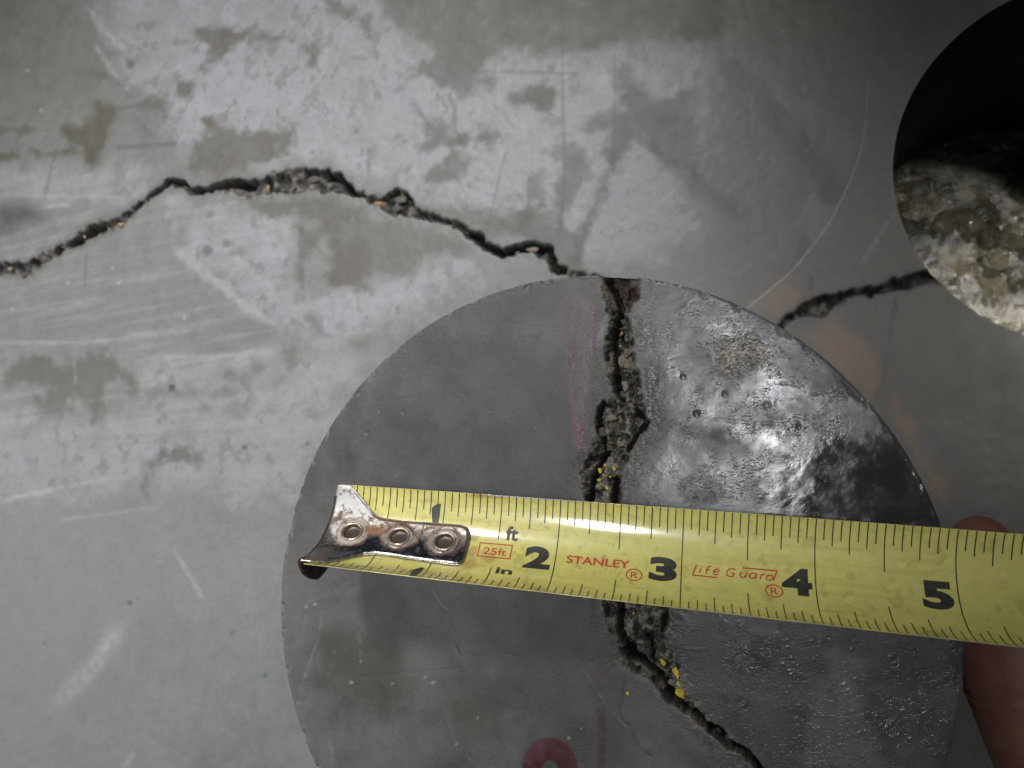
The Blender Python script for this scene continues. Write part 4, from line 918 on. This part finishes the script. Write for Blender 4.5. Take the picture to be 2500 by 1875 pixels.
# ================================================================== THE HAND
def m_skin():
    m, nt, b = mat_new("skin"); o = objc(nt); n = noise(nt, 260, 5, .6, o); n2 = noise(nt, 40, 3, .5, o)
    c = mixc(nt, maprange(nt, n.outputs[0], .3, .7, 0, 1), (.28, .115, .088), (.38, .165, .125))
    nt.links.new(mixc(nt, maprange(nt, n2.outputs[0], .4, .65, 0, .5), c, (.18, .062, .05)), b.inputs['Base Color'])
    b.inputs['Roughness'].default_value = .5; b.inputs['Subsurface Weight'].default_value = .15
    b.inputs['Subsurface Radius'].default_value = (.004, .0015, .0008); b.inputs['Subsurface Scale'].default_value = .3
    v = N(nt, 'ShaderNodeTexVoronoi'); v.inputs['Scale'].default_value = 1300; nt.links.new(o, v.inputs['Vector'])
    bump(nt, b, v.outputs['Distance'], .25, .0003)
    return m
M_SKIN = m_skin()
def build_hand():
    bm = bmesh.new()
    def capsule(p, q, ra_, rb_, n=16):
        p, q = Vector(p), Vector(q); d = q - p; L = d.length
        m = Matrix.Translation((p + q) / 2) @ d.to_track_quat('Z', 'Y').to_matrix().to_4x4()
        bmesh.ops.create_cone(bm, cap_ends=True, segments=n, radius1=ra_, radius2=rb_, depth=L, matrix=m)
        for c, r_ in ((p, ra_), (q, rb_)): bmesh.ops.create_icosphere(bm, subdivisions=3, radius=r_, matrix=Matrix.Translation(c))
    def chain(P, Rr):
        for i in range(len(P) - 1): capsule(P[i], P[i + 1], Rr[i], Rr[i + 1])
    # thumb under the blade: base, knuckle, joint, tip
    th = [at(2790, 2160, .150), at(2640, 1930, .158), at(2497, 1640, .163), at(2425, 1440, .163), at(2392, 1330, .165)]
    chain(th, [.0165, .0144, .0124, .0100, .0064])
    palm = [at(2960, 2250, .140), at(3180, 2180, .130), at(3380, 2000, .120), at(3350, 2450, .120), at(3600, 2300, .115)]
    chain([palm[0], palm[1]], [.020, .022]); chain([palm[1], palm[2]], [.020, .018]); chain([palm[1], palm[3]], [.020, .021]); chain([palm[2], palm[4]], [.018, .018]); chain([palm[3], palm[4]], [.02, .02]); chain([th[0], palm[0]], [.0155, .020]); chain([th[0], palm[3]], [.015, .02]); chain([palm[0], palm[3]], [.02, .021])
    base = [(3020, 1960), (3180, 1900), (3340, 1880), (3480, 1900)]
    for k, (x, y) in enumerate(base):
        L = (1.0, 1.12, 1.03, .82)[k]
        a = at(x, y, .135 - .004 * k)
        b_ = a + Vector((-.006, .036 * L, .012)); c = b_ + Vector((-.022 * L, .004, -.010)); d = c + Vector((-.010 * L, -.014 * L, -.010))
        chain([a, b_, c, d], [.0098, .0088, .0078, .0064]); chain([palm[1] if k < 2 else palm[2], a], [.019, .0115])
    w = [at(3650, 2750, .135), at(4200, 3500, .16)]
    chain([palm[3], w[0], w[1]], [.023, .025, .033]); chain([palm[4], w[0]], [.02, .025])
    me = bpy.data.meshes.new("person"); bm.to_mesh(me); bm.free()
    o = link("person", me)
    md = o.modifiers.new("skin", 'REMESH'); md.mode = 'VOXEL'; md.voxel_size = .0011; md.use_smooth_shade = True
    s = o.modifiers.new("soft", 'SMOOTH'); s.iterations = 10; s.factor = .6
    dg = bpy.context.evaluated_depsgraph_get(); me2 = bpy.data.meshes.new_from_object(o.evaluated_get(dg))
    o.modifiers.clear(); o.data = me2; me2.name = "person"; me2.materials.clear(); me2.materials.append(M_SKIN)
    # creases across the thumb joint
    axis = (th[3] - th[1]).normalized(); co = np.empty(len(me2.vertices) * 3); me2.vertices.foreach_get("co", co); co = co.reshape(-1, 3)
    nr = np.array([v.normal[:] for v in me2.vertices])
    rel = co - np.array(th[2]); u = rel @ np.array(axis); rad = np.linalg.norm(rel - u[:, None] * np.array(axis), axis=1)
    for c_, dp in ((0.0, .0006), (.0028, .0004), (-.003, .0005), (-.006, .0003)):
        co -= nr * (dp * np.exp(-((u - c_ - .04 * (rad - .01)) / .0005) ** 2) * (rad < .02))[:, None]
    me2.vertices.foreach_set("co", co.astype(np.float32).ravel())
    for p in me2.polygons: p.use_smooth = True
    tag(o, "person's bare hand with its thumb under the tape beside the core", "person")
build_hand()
